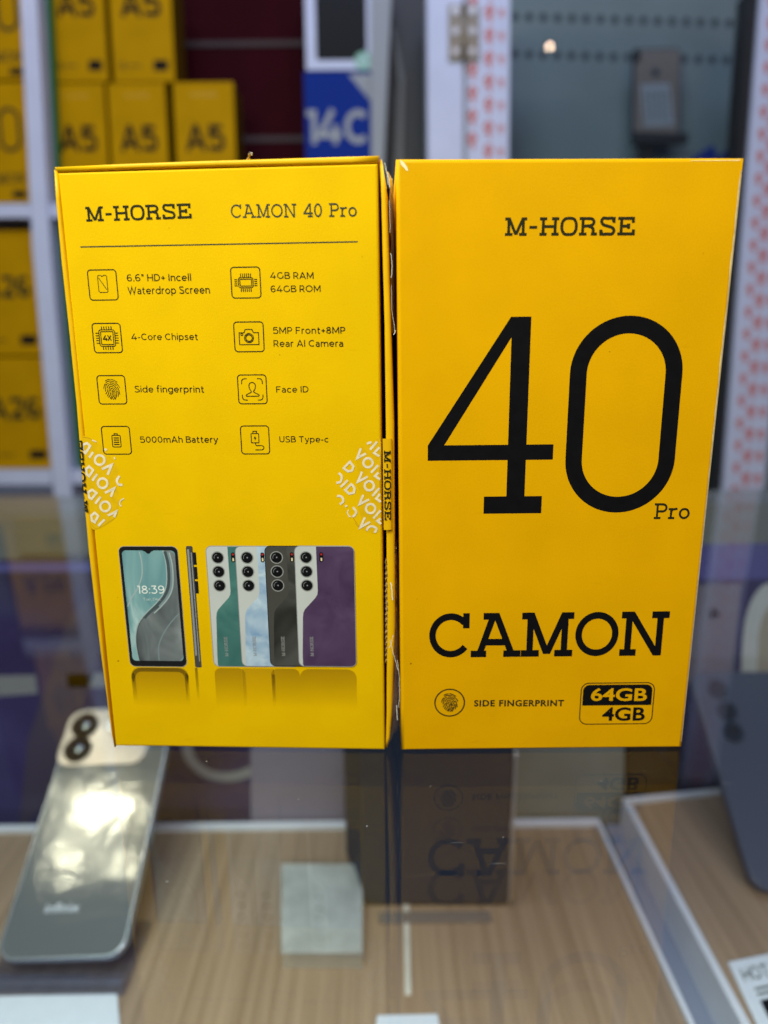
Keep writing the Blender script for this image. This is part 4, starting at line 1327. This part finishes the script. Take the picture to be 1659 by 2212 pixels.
rad = (RF.hit(1004.1, 1517.9)[0] - RF.hit(938.5, 1517.9)[0]) / 2
t.ribbon(ell(*cc, rad * .97, rad * .97, n=56), .00042, -E1, 0, True)
fingerprint(t, cc[0], cc[1], rad * .66, -E1, 0, 1.35)
t.build('fingerprint_icon', rb)
t = MB(INK2)
sans_word(t, 'SIDE FINGERPRINT', line_fn(RF, Z4(418, 977), Z4(797, 976), Z4(420, 950)), 0.032, -E1, spacing=1.12)
t.build('caption_lettering', rb)
t = MB(INK)
q4 = [H4(870, 879), H4(1181, 879), H4(1167, 1049), H4(864, 1049)]
bx0, bx1 = (q4[0][0] + q4[3][0]) / 2, (q4[1][0] + q4[2][0]) / 2
bz1, bz0 = q4[0][1], q4[2][1]
t.ribbon(rrect(bx0, bz0, bx1, bz1, .0024), .0003, -E1, 0, True)
zm = H4(1000, 972)[1]
gp = .0006
top = rrect(bx0 + gp, bz0 + gp, bx1 - gp, bz1 - gp, .002)
t.poly([p for p in top if p[1] > zm] + [(bx0 + gp, zm), (bx1 - gp, zm)], -E1)
bd = t.build('memory_badge', rb)
t = MB(YR, INK)
sans_word(t, '64GB', line_fn(RF, Z4(910, 953), Z4(1146, 953), Z4(912, 900)), 0.022, -E2, 0)
sans_word(t, '4GB', line_fn(RF, Z4(957, 1037), Z4(1137, 1036), Z4(958, 981)), 0.022, -E2, 1)
t.build('badge_lettering', bd)
# highlight of the crushed top left corner, painted as a pale patch
t = MB(mat('glint_spot', (0.90, 0.80, 0.50), 0.35, 0.4))
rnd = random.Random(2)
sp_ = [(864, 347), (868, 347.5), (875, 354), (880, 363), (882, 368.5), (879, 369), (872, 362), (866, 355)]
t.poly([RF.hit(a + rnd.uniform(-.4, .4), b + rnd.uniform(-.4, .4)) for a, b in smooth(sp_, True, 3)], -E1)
t.build('corner_glint', rb, 'pale painted highlight at the top left corner')

# ------------------------------------------------------------------ phones and cards inside the counter
def phone_body(name, label, frame, w, h, th, mats, par_r=.011, group=None):
    """phone seen from the back: frame origin at the middle of its bottom edge, on its visible face"""
    r = thing(name, label, 'phone', frame, group)
    t = MB(mats[0])
    o2 = rrect(-w / 2 + .0012, .0012, w / 2 - .0012, h - .0012, par_r)
    o1 = rrect(-w / 2, 0, w / 2, h, par_r + .001)
    t.loft([[(x, y, z) for x, z in (o2 if y in (0, th) else o1)] for y in (0, .0012, th - .0012, th)][::-1], sm=True, caps=True)
    ob = t.build('rim', r)
    t = MB(mats[1])
    t.poly(rrect(-w / 2 + .002, .002, w / 2 - .002, h - .002, par_r - .001), -1e-4)
    t.build('back_cover', r)
    return r
Pb, Pt = at_depth(125, 2075, .408), at_depth(222, 1530, .524)
Pb.z += 0.0
ez = (Pt - Pb)
plen = ez.length
F1 = Frame(Pb, (1, 0.0, 0.03), ez)
ph = phone_body('display_phone', 'silver grey phone lying tilted on its stand under the glass, reflecting warm bulbs', F1, .0775, plen, .008, (PHEDGE, PHBACK))
t = MB(PHBUMP)
h = F1.hits([(114, 1552), (306, 1552), (306, 1655), (114, 1655)], -.0015)
x0, x1 = h[3][0] + .001, h[2][0]
z0, z1 = h[3][1], plen - .0035
t.prism(rrect(x0, z0, x1, z1, .009), -.0016, -.0002)
bp = t.build('camera_plate', ph)
for k in range(2):
    t = MB(LENS)
    cz_ = z1 - (z1 - z0) * (.29 + .43 * k)
    t.prism(ell(x0 + .0135, cz_, .0095, .0095, n=28), -.0034, -.0017)
    t.mats.append(BLACKG)
    t.loft([[(x0 + .0135 + q_ * .0062 * math.cos(a * .314), -.0035 - .0022 * (1 - q_ * q_), cz_ + q_ * .0062 * math.sin(a * .314)) for a in range(20)] for q_ in (.05, .3, .55, .8, 1.0)], 1, sm=True)
    t.build('camera_lens', bp)
t = MB(WHITEP)
t.disc(x0 + (x1 - x0) * .55, z0 + (z1 - z0) * .72, .0045, -.0017)
t.build('flash', bp)
t = MB(PAPER)
l0, l1 = F1.hit(96, 1972), F1.hit(168, 1974)
sans_word(t, 'infinix', box_fn(l0[0], l0[1], l1[0], l0[1] + .0052), 0.0, -2e-4)
t.build('maker_lettering', ph)
# warm bulbs whose mirror images sit on that phone
def mirror_bulb(fr, px, py, dist, r, power, col=(1.0, .78, .42)):
    x, z = fr.hit(px, py)
    p = fr.w(x, 0, z)
    d = (p - EYE).normalized()
    n = -fr.ey
    rr = d - 2 * d.dot(n) * n
    bulb('ceiling_bulb', p + rr * dist, r, power, col)
for px, py, dist, rad, pw in ((203, 1748, 1.5, .026, 6.0), (270, 1742, 1.5, .016, 2.6), (145, 1862, 1.7, .022, 1.6), (258, 1862, 1.7, .022, 1.4), (205, 1585, 1.6, .022, 2.0), (90, 1700, 1.6, .02, .7), (160, 1800, 1.8, .09, 2.0)):
    mirror_bulb(F1, px, py, dist, rad, pw * .5, (1.0, .84, .60))
# stand under it
sf = Frame((F1.w(0, 0, 0).x, F1.w(0, 0, 0).y - .012, FZ + .0001))
st = thing('phone_stand', 'clear bluish acrylic stand under the silver grey phone', 'stand', sf)
t = MB(ACRYL)
t.box(-.041, .041, 0, .05, 0, .004)
t.box(-.041, .041, .0, .004, .0042, .012)
t.build('base', st)

# dark upright box in the middle
pts = [fA.hit_floor(785, 1958), fA.hit_floor(1097, 1958), fA.hit_floor(1085, 1850), fA.hit_floor(747, 1846)]
cx0, cy0 = sum(p[0] for p in pts) / 4, sum(p[1] for p in pts) / 4
df = fA.sub(cx0, cy0, 0.0002)
db = thing('dark_box', 'tall dark grey box behind a dull label strip, below the two yellow boxes', 'box', df)
t = MB(DARK)
t.slab([(p[0] - cx0, p[1] - cy0) for p in pts], .0015, .150)
t.build('carton', db, bevel=.0012)
t = MB(SCREW)  # wavy metal rod added along the edge to catch glints
e_ = (pts[1][0] - cx0 + .0012, pts[1][1] - cy0 - .0002)
t.loft([[(e_[0] + .0009 * math.cos(a * .785), e_[1] + .0009 * math.sin(a * .785), z) for a in range(8)] for z in [.002 + .0045 * k + .0015 * math.sin(k * 2.3) for k in range(26)]], sm=True)
t.build('glint_rod', db)
t = MB(BROWNB)
t.slab([((p[0] - cx0) * .97, (p[1] - cy0) * .97) for p in pts], 0, .0014)
t.build('foot', db)
a, b = fA.hit_floor(819, 1984), fA.hit_floor(1060, 1984)
lf_ = fA.sub((a[0] + b[0]) / 2, a[1] - .001, .0002)
lt = thing('label_strip', 'long dull label strip lying at the foot of the dark grey box', 'label', lf_)
t = MB(mat('dull_label', (0.15, 0.13, 0.12), 0.5, 0.2))
hw = (b[0] - a[0]) / 2
t.box(-hw, hw, -.004, .004, 0, .002)
t.build('strip', lt, bevel=.0003)
# pale strip added on the tray for the light streak mirrored in the glass
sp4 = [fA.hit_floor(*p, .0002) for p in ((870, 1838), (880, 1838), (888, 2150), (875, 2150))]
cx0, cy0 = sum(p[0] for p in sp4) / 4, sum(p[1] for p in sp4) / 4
sm_ = mat('streak_pale', (0.80, 0.78, 0.68), 0.4, 0.4, noise=0.1, nscale=60)
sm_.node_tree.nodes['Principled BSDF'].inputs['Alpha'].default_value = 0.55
pst = thing('streak_strip', 'narrow pale strip standing in for a light streak below the gap between the yellow boxes', 'strip', fA.sub(cx0, cy0, .0002))
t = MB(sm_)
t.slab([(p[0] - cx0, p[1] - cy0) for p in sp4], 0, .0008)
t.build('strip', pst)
# translucent block at its left, put in for a doubled reflection in the glass
pts = [fA.hit_floor(608, 2098), fA.hit_floor(783, 2098), fA.hit_floor(783, 1900), fA.hit_floor(612, 1900)]
fp2 = G.sub(0, .2, FZ + .012)
top = [fp2.hit_floor(608, 2056), fp2.hit_floor(783, 2056), fp2.hit_floor(783, 1866), fp2.hit_floor(608, 1866)]
cx0, cy0 = sum(p[0] for p in top) / 4, sum(p[1] for p in top) / 4
pk = thing('reflection_block', 'flat pale translucent block standing in for a reflection beside the dark grey box', 'block', fA.sub(cx0, cy0, .0002))
t = MB(PALEB)
t.slab([(p[0] - cx0, p[1] - cy0) for p in top], .0105, .0118)
t.build('reflection_top', pk)
t = MB(PALEB2)
t.slab([(p[0] - cx0, p[1] - cy0) for p in top], 0, .0104)
t.build('body', pk)
# cards and cartons at the back of the counter
def upright(name, label, cat, px, ydist, zb, th, mtl, part='card', extra=None):
    """flat upright thing: reference outline px (TL TR BR BL) on the plane y = ydist"""
    fr = Frame((0, ydist, 0))
    h = fr.hits(px)
    cx_ = sum(p[0] for p in h) / 4
    r = thing(name, label, cat, Frame((cx_, ydist, zb)))
    t = MB(mtl)
    zs = [p[1] - zb for p in h]
    q_ = [(p[0] - cx_, max(0, z)) for p, z in zip(h, zs)]
    q_[2] = (q_[2][0], 0)
    q_[3] = (q_[3][0], 0)
    t.prism(q_, 0, th)
    t.build(part, r, bevel=.0004)
    return r
TBK = fA.hit_floor(640, 1790)[1] + .2
upright('lavender_card', 'dull lavender card standing at the tray back, left of the dark grey box', 'card', [(541, 1560), (744, 1560), (744, 1788), (541, 1790)], TBK + .008, FZ - .012, .004, LAV)
upright('grey_box', 'grey-green box standing at the tray back, right of the dark grey box', 'box', [(1110, 1560), (1350, 1560), (1349, 1768), (1112, 1776)], TBK + .010, FZ - .012, .02, GREYG, 'carton')
upright('brown_box', 'dark brown box standing behind the raised tray, beside the grey-green box', 'box', [(1356, 1560), (1472, 1560), (1470, 1730), (1356, 1735)], TBK + .014, FZ - .012, .02, BROWNB, 'carton')
upright('lavender_strip', 'narrow lavender strip standing between the dark grey and grey-green boxes', 'card', [(1064, 1560), (1108, 1560), (1108, 1778), (1066, 1778)], TBK + .016, FZ - .012, .004, mat('lavender_strip_card', (.27, .26, .38), .5), 'strip')
# price cards on the trays
def flat_card(label, px, fr, mtl, z=.0002, text=None):
    h = [fr.hit_floor(*p, z) for p in px]
    cx_, cy_ = sum(p[0] for p in h) / 4, sum(p[1] for p in h) / 4
    r = thing('price_card', label, 'card', fr.sub(cx_, cy_, z), 'price cards on the counter trays')
    t = MB(mtl)
    t.slab([(p[0] - cx_, p[1] - cy_) for p in h], 0, .0012)
    t.build('card', r)
    return r, [(p[0] - cx_, p[1] - cy_) for p in h]
flat_card('white price card at the near end of the wood tray, below the silver grey phone', [(-40, 2156), (253, 2150), (262, 2250), (-60, 2250)], fA, PAPER)
flat_card('small white price card at the near edge, below the gap between the yellow boxes', [(815, 2197), (945, 2194), (950, 2222), (812, 2224)], fA, PAPER)
r, h = flat_card('white price card printed HOT 50 on the raised tray at the right', [(1572, 2082), (1700, 2056), (1790, 2240), (1650, 2250)], fB, PAPER)
t = MB(INKG, PBLUE, INK)
o_, ux, uy = Vector(h[0]), Vector(h[1]) - Vector(h[0]), Vector(h[3]) - Vector(h[0])
def cardfn(u0, v0, u1, v1):
    def fn(u, v, yy_):
        p = o_ + ux * (u0 + (u1 - u0) * u) + uy * (v0 + (v1 - v0) * v)
        return (p.x, p.y, .0013 - yy_)
    return fn
sans_strokes(t, 'HOT 50', cardfn(.12, .30, .85, .12), .14, .12, 0, 0)
for v_ in (.40, .47):
    f_ = cardfn(.2, v_ + .03, .75, v_)
    t.face([f_(0, 0, -1e-5), f_(1, 0, -1e-5), f_(1, 1, -1e-5), f_(0, 1, -1e-5)], 0)
f_ = cardfn(.2, .80, .44, .56)
t.face([f_(*p, -2e-5) for p in ((0, 0), (1, 0), (1, 1), (0, 1))], 2)
f_ = cardfn(.10, .99, .95, .86)
t.face([f_(*p, -2e-5) for p in ((0, 0), (1, 0), (1, 1), (0, 1))], 1)
t.build('card_print', r)
# dark phone leaning at the right
Qb, Qt = at_depth(1765, 1925, .43), at_depth(1625, 1450, .52)
F2 = Frame(Qb, (1, 0, 0), Qt - Qb)
ph2 = phone_body('display_phone', 'dark blue-grey phone with three lenses leaning at the right edge', F2, .076, (Qt - Qb).length, .008, (PHDARK, PHDARK))
for px in ((1550, 1490), (1569, 1537), (1582, 1582)):
    t = MB(DARK, BLACKG)
    c_ = F2.hit(*px)
    t.prism(ell(*c_, .0068, .0068, n=24), -.0026, -.0002, 0)
    t.disc(*c_, .005, -.0027, 1)
    t.build('camera_lens', ph2)
sf = Frame((F2.o.x, F2.o.y - .01, B_Z + .0002))
st = thing('phone_stand', 'dark stand under the dark blue-grey phone at the right edge', 'stand', sf)
t = MB(DARK)
t.box(.0, .036, .02, .06, 0, max(.004, F2.o.z - B_Z - .001))
t.build('base', st, bevel=.001)

# ------------------------------------------------------------------ shop fittings behind the counter, leaning slightly back
LEAN = math.radians(5.0)
BG = Frame((0, 0.92, 0.0), (1, 0, 0), (0, math.sin(LEAN), math.cos(LEAN)))
def carton(label, x0, y0, x1, y1, depth, mtl, y=0.0, group=None, name='carton_box', side=None):
    """box whose front spans reference x0..x1, y0 (top)..y1 (bottom)"""
    a = BG.hit(x0, (y0 + y1) / 2, y)
    b = BG.hit(x1, (y0 + y1) / 2, y)
    z1, z0 = BG.hit((x0 + x1) / 2, y0, y)[1], BG.hit((x0 + x1) / 2, y1, y)[1]
    fr = BG.sub((a[0] + b[0]) / 2, y, z0)
    r = thing(name, label, 'box', fr, group)
    w = (b[0] - a[0]) / 2
    t = MB(mtl, side or mtl)
    t.prism([(-w, 0), (w, 0), (w, z1 - z0), (-w, z1 - z0)], 0, depth, 0, 1)
    t.build('carton', r, bevel=.0008)
    return r, fr, w, z1 - z0
gA = 'yellow phone boxes stacked on the shelf behind'
def small_print(r, w, h):
    t = MB(INK2)
    t.ribbon(ell(-w * .68, h * .125, w * .09, w * .09, n=20), .0009, -E3, 0, True)
    fingerprint(t, -w * .68, h * .125, w * .06, -E3)
    t.rect(-w * .5, h * .118, -w * .08, h * .130, -E3)
    t.build('caption_print', r)
    t = MB(INK)
    t.poly(rrect(w * .32, h * .085, w * .8, h * .165, .003), -E3)
    t.build('memory_badge', r)
a5 = [('yellow box marked A5 in the upper row, beside the white shelf upright', 103, -112, 226, 177), ('yellow box marked A5 in the upper row, against the dark red wall', 238, -112, 371, 177),
      ('yellow box marked A5 in the lower row, beside the white shelf upright', 109, 180, 233, 468), ('yellow box marked A5 in the lower row, between two like boxes', 240, 179, 363, 468),
      ('yellow box marked A5 in the lower row, outermost one beside the dark red wall', 380, 177, 509, 468)]
for k, (lab, x0, y0, x1, y1) in enumerate(a5):
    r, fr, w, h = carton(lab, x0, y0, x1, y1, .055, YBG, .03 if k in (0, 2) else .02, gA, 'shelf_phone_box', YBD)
    t = MB(INK)
    sans_strokes(t, 'A5', box_fn(-w * .62, h * .495, w * .62, h * .69), .20, .16, -E3)
    t.build('model_lettering', r)
    t = MB(AMBER)
    slab_word(t, 'M-HqRSE', box_fn(-w * .42, h * .895, w * .42, h * .922), .17, .14, -E3)
    t.build('brand_lettering', r)
    small_print(r, w, h)
l40 = [('yellow box marked 40, topmost at the left edge of the picture', -78, -75, 60, 172), ('yellow box marked 40 standing on the white shelf at the left edge', -72, 177, 66, 438)]
for k, (lab, x0, y0, x1, y1) in enumerate(l40):
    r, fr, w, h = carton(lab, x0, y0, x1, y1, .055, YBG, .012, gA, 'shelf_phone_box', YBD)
    t = MB(INK2)
    za, zb_ = h * .44, h * .78
    x_ = lambda u: -w * .72 + w * 1.44 * u
    t.rect(x_(.26), za, x_(.34), zb_, -E3)
    t.rect(x_(0), za + (zb_ - za) * .28, x_(.45), za + (zb_ - za) * .36, -E3)
    t.rect(x_(.16), za, x_(.44), za + (zb_ - za) * .08, -E3)
    t.ribbon([(x_(.01), za + (zb_ - za) * .32), (x_(.29), zb_)], w * .11, -E3)
    ra = w * .30
    t.ribbon(ell(x_(.76), zb_ - ra, ra, ra, 0, 180, 20) + ell(x_(.76), za + ra, ra, ra, 180, 360, 20), w * .11, -E3, 0, True)
    t.build('numeral', r)
    t = MB(INK2)
    slab_word(t, 'CAMON', box_fn(-w * .7, h * .16, w * .74, h * .25), .16, .07, -E3)
    t.build('name_lettering', r)
    t = MB(INK)
    t.poly(rrect(w * .3, h * .04, w * .75, h * .10, .003), -E3)
    t.build('memory_badge', r)
l26 = [('yellow box marked A26, upper one under the white shelf at the left edge', -62, 497, 86, 768, (596, 644)), ('yellow box marked A26, lower one at the left edge, above the bottom white shelf', -48, 772, 110, 1012, (859, 907))]
for k, (lab, x0, y0, x1, y1, bl) in enumerate(l26):
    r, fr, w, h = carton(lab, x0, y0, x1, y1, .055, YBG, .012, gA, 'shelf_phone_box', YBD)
    z_t, z_b = fr.hit(20, bl[0])[1], fr.hit(20, bl[1])[1]
    t = MB(INK2)
    sans_strokes(t, 'A26', box_fn(-w * .66, z_b, w * .74, z_t), .20, .16, -E3)
    t.build('model_lettering', r)
    small_print(r, w, h)
# white shelf grid
gr = thing('shelf_grid', 'white shelf grid with green side boards holding the yellow boxes at the left', 'shelving', BG.sub(0, 0, -.25))
L_ = lambda pts, y=0.0: [(x, z + .25) for x, z in BG.hits(pts, y)]
t = MB(WHITE)
t.prism(L_([(42, -30), (78, -30), (103, 440), (109, 535), (147, 979), (160, 1130), (122, 1130), (109, 979), (70, 535), (65, 433)], -.004), -.004, .10)
t.build('upright', gr)
t = MB(WHITE)
t.prism(L_([(-80, 440), (64, 440), (66, 470), (-80, 470)], -.002), -.002, .10)
t.build('shelf', gr)
t = MB(WHITE)
t.prism(L_([(105, 440), (520, 440), (520, 470), (108, 470)], .002), .002, .10)
t.build('shelf', gr)
t = MB(WHITE)
t.prism(L_([(-80, 1015), (110, 1015), (112, 1047), (-80, 1047)], -.002), -.002, .10)
t.build('shelf', gr)
t = MB(WHITE)
t.prism(L_([(150, 1015), (520, 1015), (520, 1045), (153, 1045)], .002), .002, .10)
t.build('shelf', gr)
t = MB(GREEN)
t.prism(L_([(81, -30), (112, -30), (134, 438), (106, 438)], .022), .022, .024)
t.prism(L_([(112, 472), (138, 472), (190, 1010), (152, 1010)], .022), .022, .024)
t.build('green_side', gr)
t = MB(GREEN, DARK)
t.prism(L_([(-80, 472), (520, 472), (560, 1012), (-80, 1012)], .105), .105, .108, 1)
t.build('back_board', gr)
# dark red wall
wl = MB(DKRED)
x0, x1 = BG.hit(-200, 300, .13)[0], BG.hit(900, 300, .13)[0]
z1, z0 = BG.hit(500, -120, .13)[1], BG.hit(500, 470, .13)[1]
wt = thing('slatwall', 'dark red slatwall with grey grooves behind the stacked yellow boxes', 'wall panel', BG.sub(0, .13, z0))
wl.box(x0, x1, 0, .015, 0, z1 - z0)
wl.build('board', wt)
for yy_ in (96, 302):
    t = MB(GROOVE)
    z_ = BG.hit(500, yy_, .13)[1] - z0
    t.box(x0, x1, -.002, -.0003, z_ - .0035, z_ + .0035)
    t.build('groove_strip', wt)
# white and blue boxes
r, fr, w, h = carton('white box with a black screen picture, stacked on the blue box', 658, -140, 801, 151, .05, WHITE, .03, None, 'screen_box', MID)
t = MB(LENS, RED)
t.poly(rrect(-w * .68, h * .075, w * .86, h * 1.05, .004), -E3)
t.build('screen_picture', r)
t = MB(MINT, WHITE)
c_ = fr.hit(785, 132)
t.disc(*c_, .011, -E4 * 2)
t.ribbon(ell(*c_, .005, .005, n=20), .0016, -E4 * 3, 1, True)
t.build('round_sticker', r)
r, fr, w, h = carton('blue box marked 14C under the white box', 659, 154, 803, 445, .05, BLUE, .03, None, 'blue_box', BLUE)
t = MB(MID, PAPER)
a_, b_ = fr.hit(664, 312), fr.hit(795, 236)
sans_strokes(t, '14C', box_fn(a_[0], a_[1], b_[0], b_[1]), .20, .10, -E3)
t.build('model_lettering', r)
t = MB(MID)
t.poly(fr.hits([(752, 160), (801, 160), (801, 218)]), -E3)
t.build('corner_print', r)
# posts between shelving and cabinet
def post(name, label, cat, px, y, th, mtl, part='post'):
    h = BG.hits(px, y)
    zb = min(p[1] for p in h)
    cx_ = sum(p[0] for p in h) / len(h)
    r = thing(name, label, cat, BG.sub(cx_, y, zb))
    t = MB(mtl)
    t.prism([(p[0] - cx_, p[1] - zb) for p in h], 0, th)
    t.build(part, r)
    return r
post('grey_post', 'pale grey post just right of the white and blue boxes', 'post', [(801, -30), (846, -30), (824, 470), (802, 470)], .02, .03, MID)
post('dark_post', 'dark post in the gap between shelving and white door', 'post', [(846, -30), (924, -30), (922, 700), (826, 700)], .06, .03, DKFRAME)
post('slim_rod', 'slim grey rod in front of the dark post', 'rod', [(846, 60), (852, 60), (873, 170), (868, 480), (850, 480), (862, 180)], .05, .006, mat('rod_grey', (.07, .075, .08), .4, .5))
# glass cabinet with white frame
cb = thing('glass_cabinet', 'white-framed glass cabinet with a punched slate back panel, upper right', 'cabinet', BG.sub(0, 0, -.25))
t = MB(WHITE)
t.prism(L_([(922, -30), (1000, -30), (1000, 1180), (930, 1180)], -.01), -.01, .03)
t.build('door_stile', cb)
t = MB(MID)
t.prism(L_([(1000.5, -30), (1009, -30), (1009, 1180), (1000.5, 1180)], -.004), -.004, .02)
t.build('seam', cb)
t = MB(WHITE)
t.prism(L_([(1009.5, -30), (1102, -30), (1090, 1180), (1009.5, 1180)], -.01), -.01, .03)
t.build('frame_stile', cb)
t = MB(DKFRAME)
t.prism(L_([(1622, -30), (1645, -30), (1552, 1180), (1535, 1180)], -.004), -.004, .03)
t.build('dark_stile', cb)
t = MB(WHITE)
t.prism(L_([(1645.5, -30), (1740, -30), (1640, 1180), (1552.5, 1180)], -.01), -.01, .03)
t.build('frame_stile', cb)
def marks(cols, y0, y1, pitch, slope, y, name):
    t = MB(REDM)
    rnd = random.Random(4)
    for ci, (cx_, amp) in enumerate(cols):
        py = y0 + ci * pitch * .5
        while py < y1:
            x_, z_ = BG.hit(cx_ + slope * py, py, y)
            z_ += .25
            s = .0076 * amp
            j = lambda: rnd.uniform(-.12, .12)
            g1 = smooth([(-.5, .6 + j()), (.1, .9), (.6, .5), (.2, .05), (-.3, -.2), (.3, -.35), (.1, -.95 + j())])
            g2 = smooth([(-.7 + j(), .1), (-.3, .5), (.1, .1), (-.45, -.5)])
            for gl in (g1, g2):
                t.ribbon([(x_ + a * s, z_ + b * s * 1.25) for a, b in gl], s * .42, y - E3)
            py += pitch
    t.build(name, cb, 'printed tape with rows of red squiggles')
marks([(1057, 1.0), (1022, 1.0), (1084, .6)], -20, 345, 50, -.008, -.0101, 'tape_print')
marks([(1690, 1.0), (1668, .8), (1715, .8)], -20, 1130, 48, -.0765, -.0101, 'tape_print')
t = MB(SLATE)
SD = .13
t.prism(L_([(1060, -60), (1680, -60), (1680, 1180), (1060, 1180)], SD), SD, SD + .01)
t.build('punched_panel', cb)
for x0, y0, x1, y1 in ((1112, 36, 1606, 51), (1112, 117, 1600, 131)):
    t = MB(HOLE)
    for k in range(17):
        f_ = k / 16
        x_, z_ = BG.hit(x0 + (x1 - x0) * f_, y0 + (y1 - y0) * f_, SD)
        t.disc(x_, z_ + .25, .0054, SD - E3, 0, 18)
    t.build('punched_row', cb)
t = MB(PANE)
t.prism(L_([(1100, -40), (1630, -40), (1556, 1150), (1092, 1150)], .012), .012, .016)
t.build('glass_pane', cb)
hg = MB(BRASS)
hg.prism(L_([(969, 10), (1000, 10), (1000, 128), (969, 128)], -.0135), -.0135, -.0102)
hg.prism(L_([(1006, 10), (1035, 10), (1035, 128), (1006, 128)], -.0135), -.0135, -.0102)
hp = L_([(1003, 8), (1003, 130)], -.013)
hg.loft([[(hp[0][0] + .003 * math.cos(a * .785), -.013 + .003 * math.sin(a * .785), z) for a in range(8)] for z in (hp[1][1], hp[0][1])])
hgo = hg.build('hinge', cb)
for px in ((984, 24), (1020, 24), (984, 68), (1020, 68), (984, 112), (1020, 112)):
    t = MB(SCREW)
    c_ = L_([px], -.0137)[0]
    t.prism(ell(*c_, .0042, .0042, n=16), -.0152, -.0136)
    t.build('screw', hgo)
# phone on its stand in the cabinet
PYD = .09
x_, z_ = BG.hit(1416, 307, PYD)
top_ = BG.hit(1410, 104, PYD)
fp3 = BG.sub(x_, PYD, z_)
ez = fp3.ez * (top_[1] - z_) + fp3.ex * (top_[0] - x_) * 0.9
F3 = Frame(fp3.o, fp3.ex + fp3.ez * .02, ez)
wph = (BG.hit(1467, 200, PYD)[0] - BG.hit(1364, 200, PYD)[0])
ph3 = phone_body('display_phone', 'beige phone with a white sticker held up inside the glass cabinet', F3, wph, (top_[1] - z_), .008, (DARK, PHBEIGE), .009)
t = MB(LABEL, INKG)
t.poly(F3.hits([(1384, 183), (1446, 180), (1456, 270), (1392, 273)]), -2e-4, 0)
for k in range(5):
    a, b = F3.hit(1394 + k * 11, 195), F3.hit(1399 + k * 11, 262)
    t.ribbon([a, b], .0016, -2.4e-4, 1)
t.build('sticker', ph3)
t = MB(BLACKG)
c_ = F3.hit(1374, 121)
t.prism(rrect(c_[0] - .005, c_[1] - .008, c_[0] + .005, c_[1] + .008, .004), -.0015, -.0002)
t.build('camera_lens', ph3)
t = MB(DARK)
c_ = F3.hit(1416, 157)
t.disc(*c_, .005, -2e-4)
t.build('round_mark', ph3)
zs = BG.hit(1395, 480, PYD)[1]
xs_ = BG.hit(1396, 330, PYD)[0]
s3 = thing('phone_stand', 'dark stalk stand holding the beige phone in the glass cabinet', 'stand', BG.sub(xs_, PYD, zs))
t = MB(DKFRAME)
hz = BG.hit(1395, 308, PYD)[1] - zs
t.box(-.008, .008, .001, .012, .012, hz)
t.build('stalk', s3)
t = MB(DKFRAME)
t.prism([(-.022, hz - .004), (.052, hz - .004), (.052, hz + .007), (-.022, hz + .010)], -.012, -.0008)
t.build('cradle', s3)
t = MB(DKFRAME)
t.box(-.03, .03, -.02, .03, 0, .0115)
t.build('foot', s3)
bl_ = thing('blue_sheet', 'blue slanted sheet standing low in the glass cabinet, near its right side', 'sheet', BG.sub(BG.hit(1560, 400, .07)[0], .07, BG.hit(1560, 470, .07)[1]))
fx = BG.sub(BG.hit(1560, 400, .07)[0], .07, BG.hit(1560, 470, .07)[1])
t = MB(BLUE)
t.prism(fx.hits([(1495, 342), (1540, 312), (1552, 342), (1580, 310), (1618, 272), (1618, 470), (1470, 470)]), 0, .004)
t.build('sheet', bl_)
# warm bulb mirrored in the cabinet glass
gp = BG.sub(0, .012, 0)
mirror_bulb(gp, 1188, 99, 1.1, .006, .10, (1.0, .66, .42))
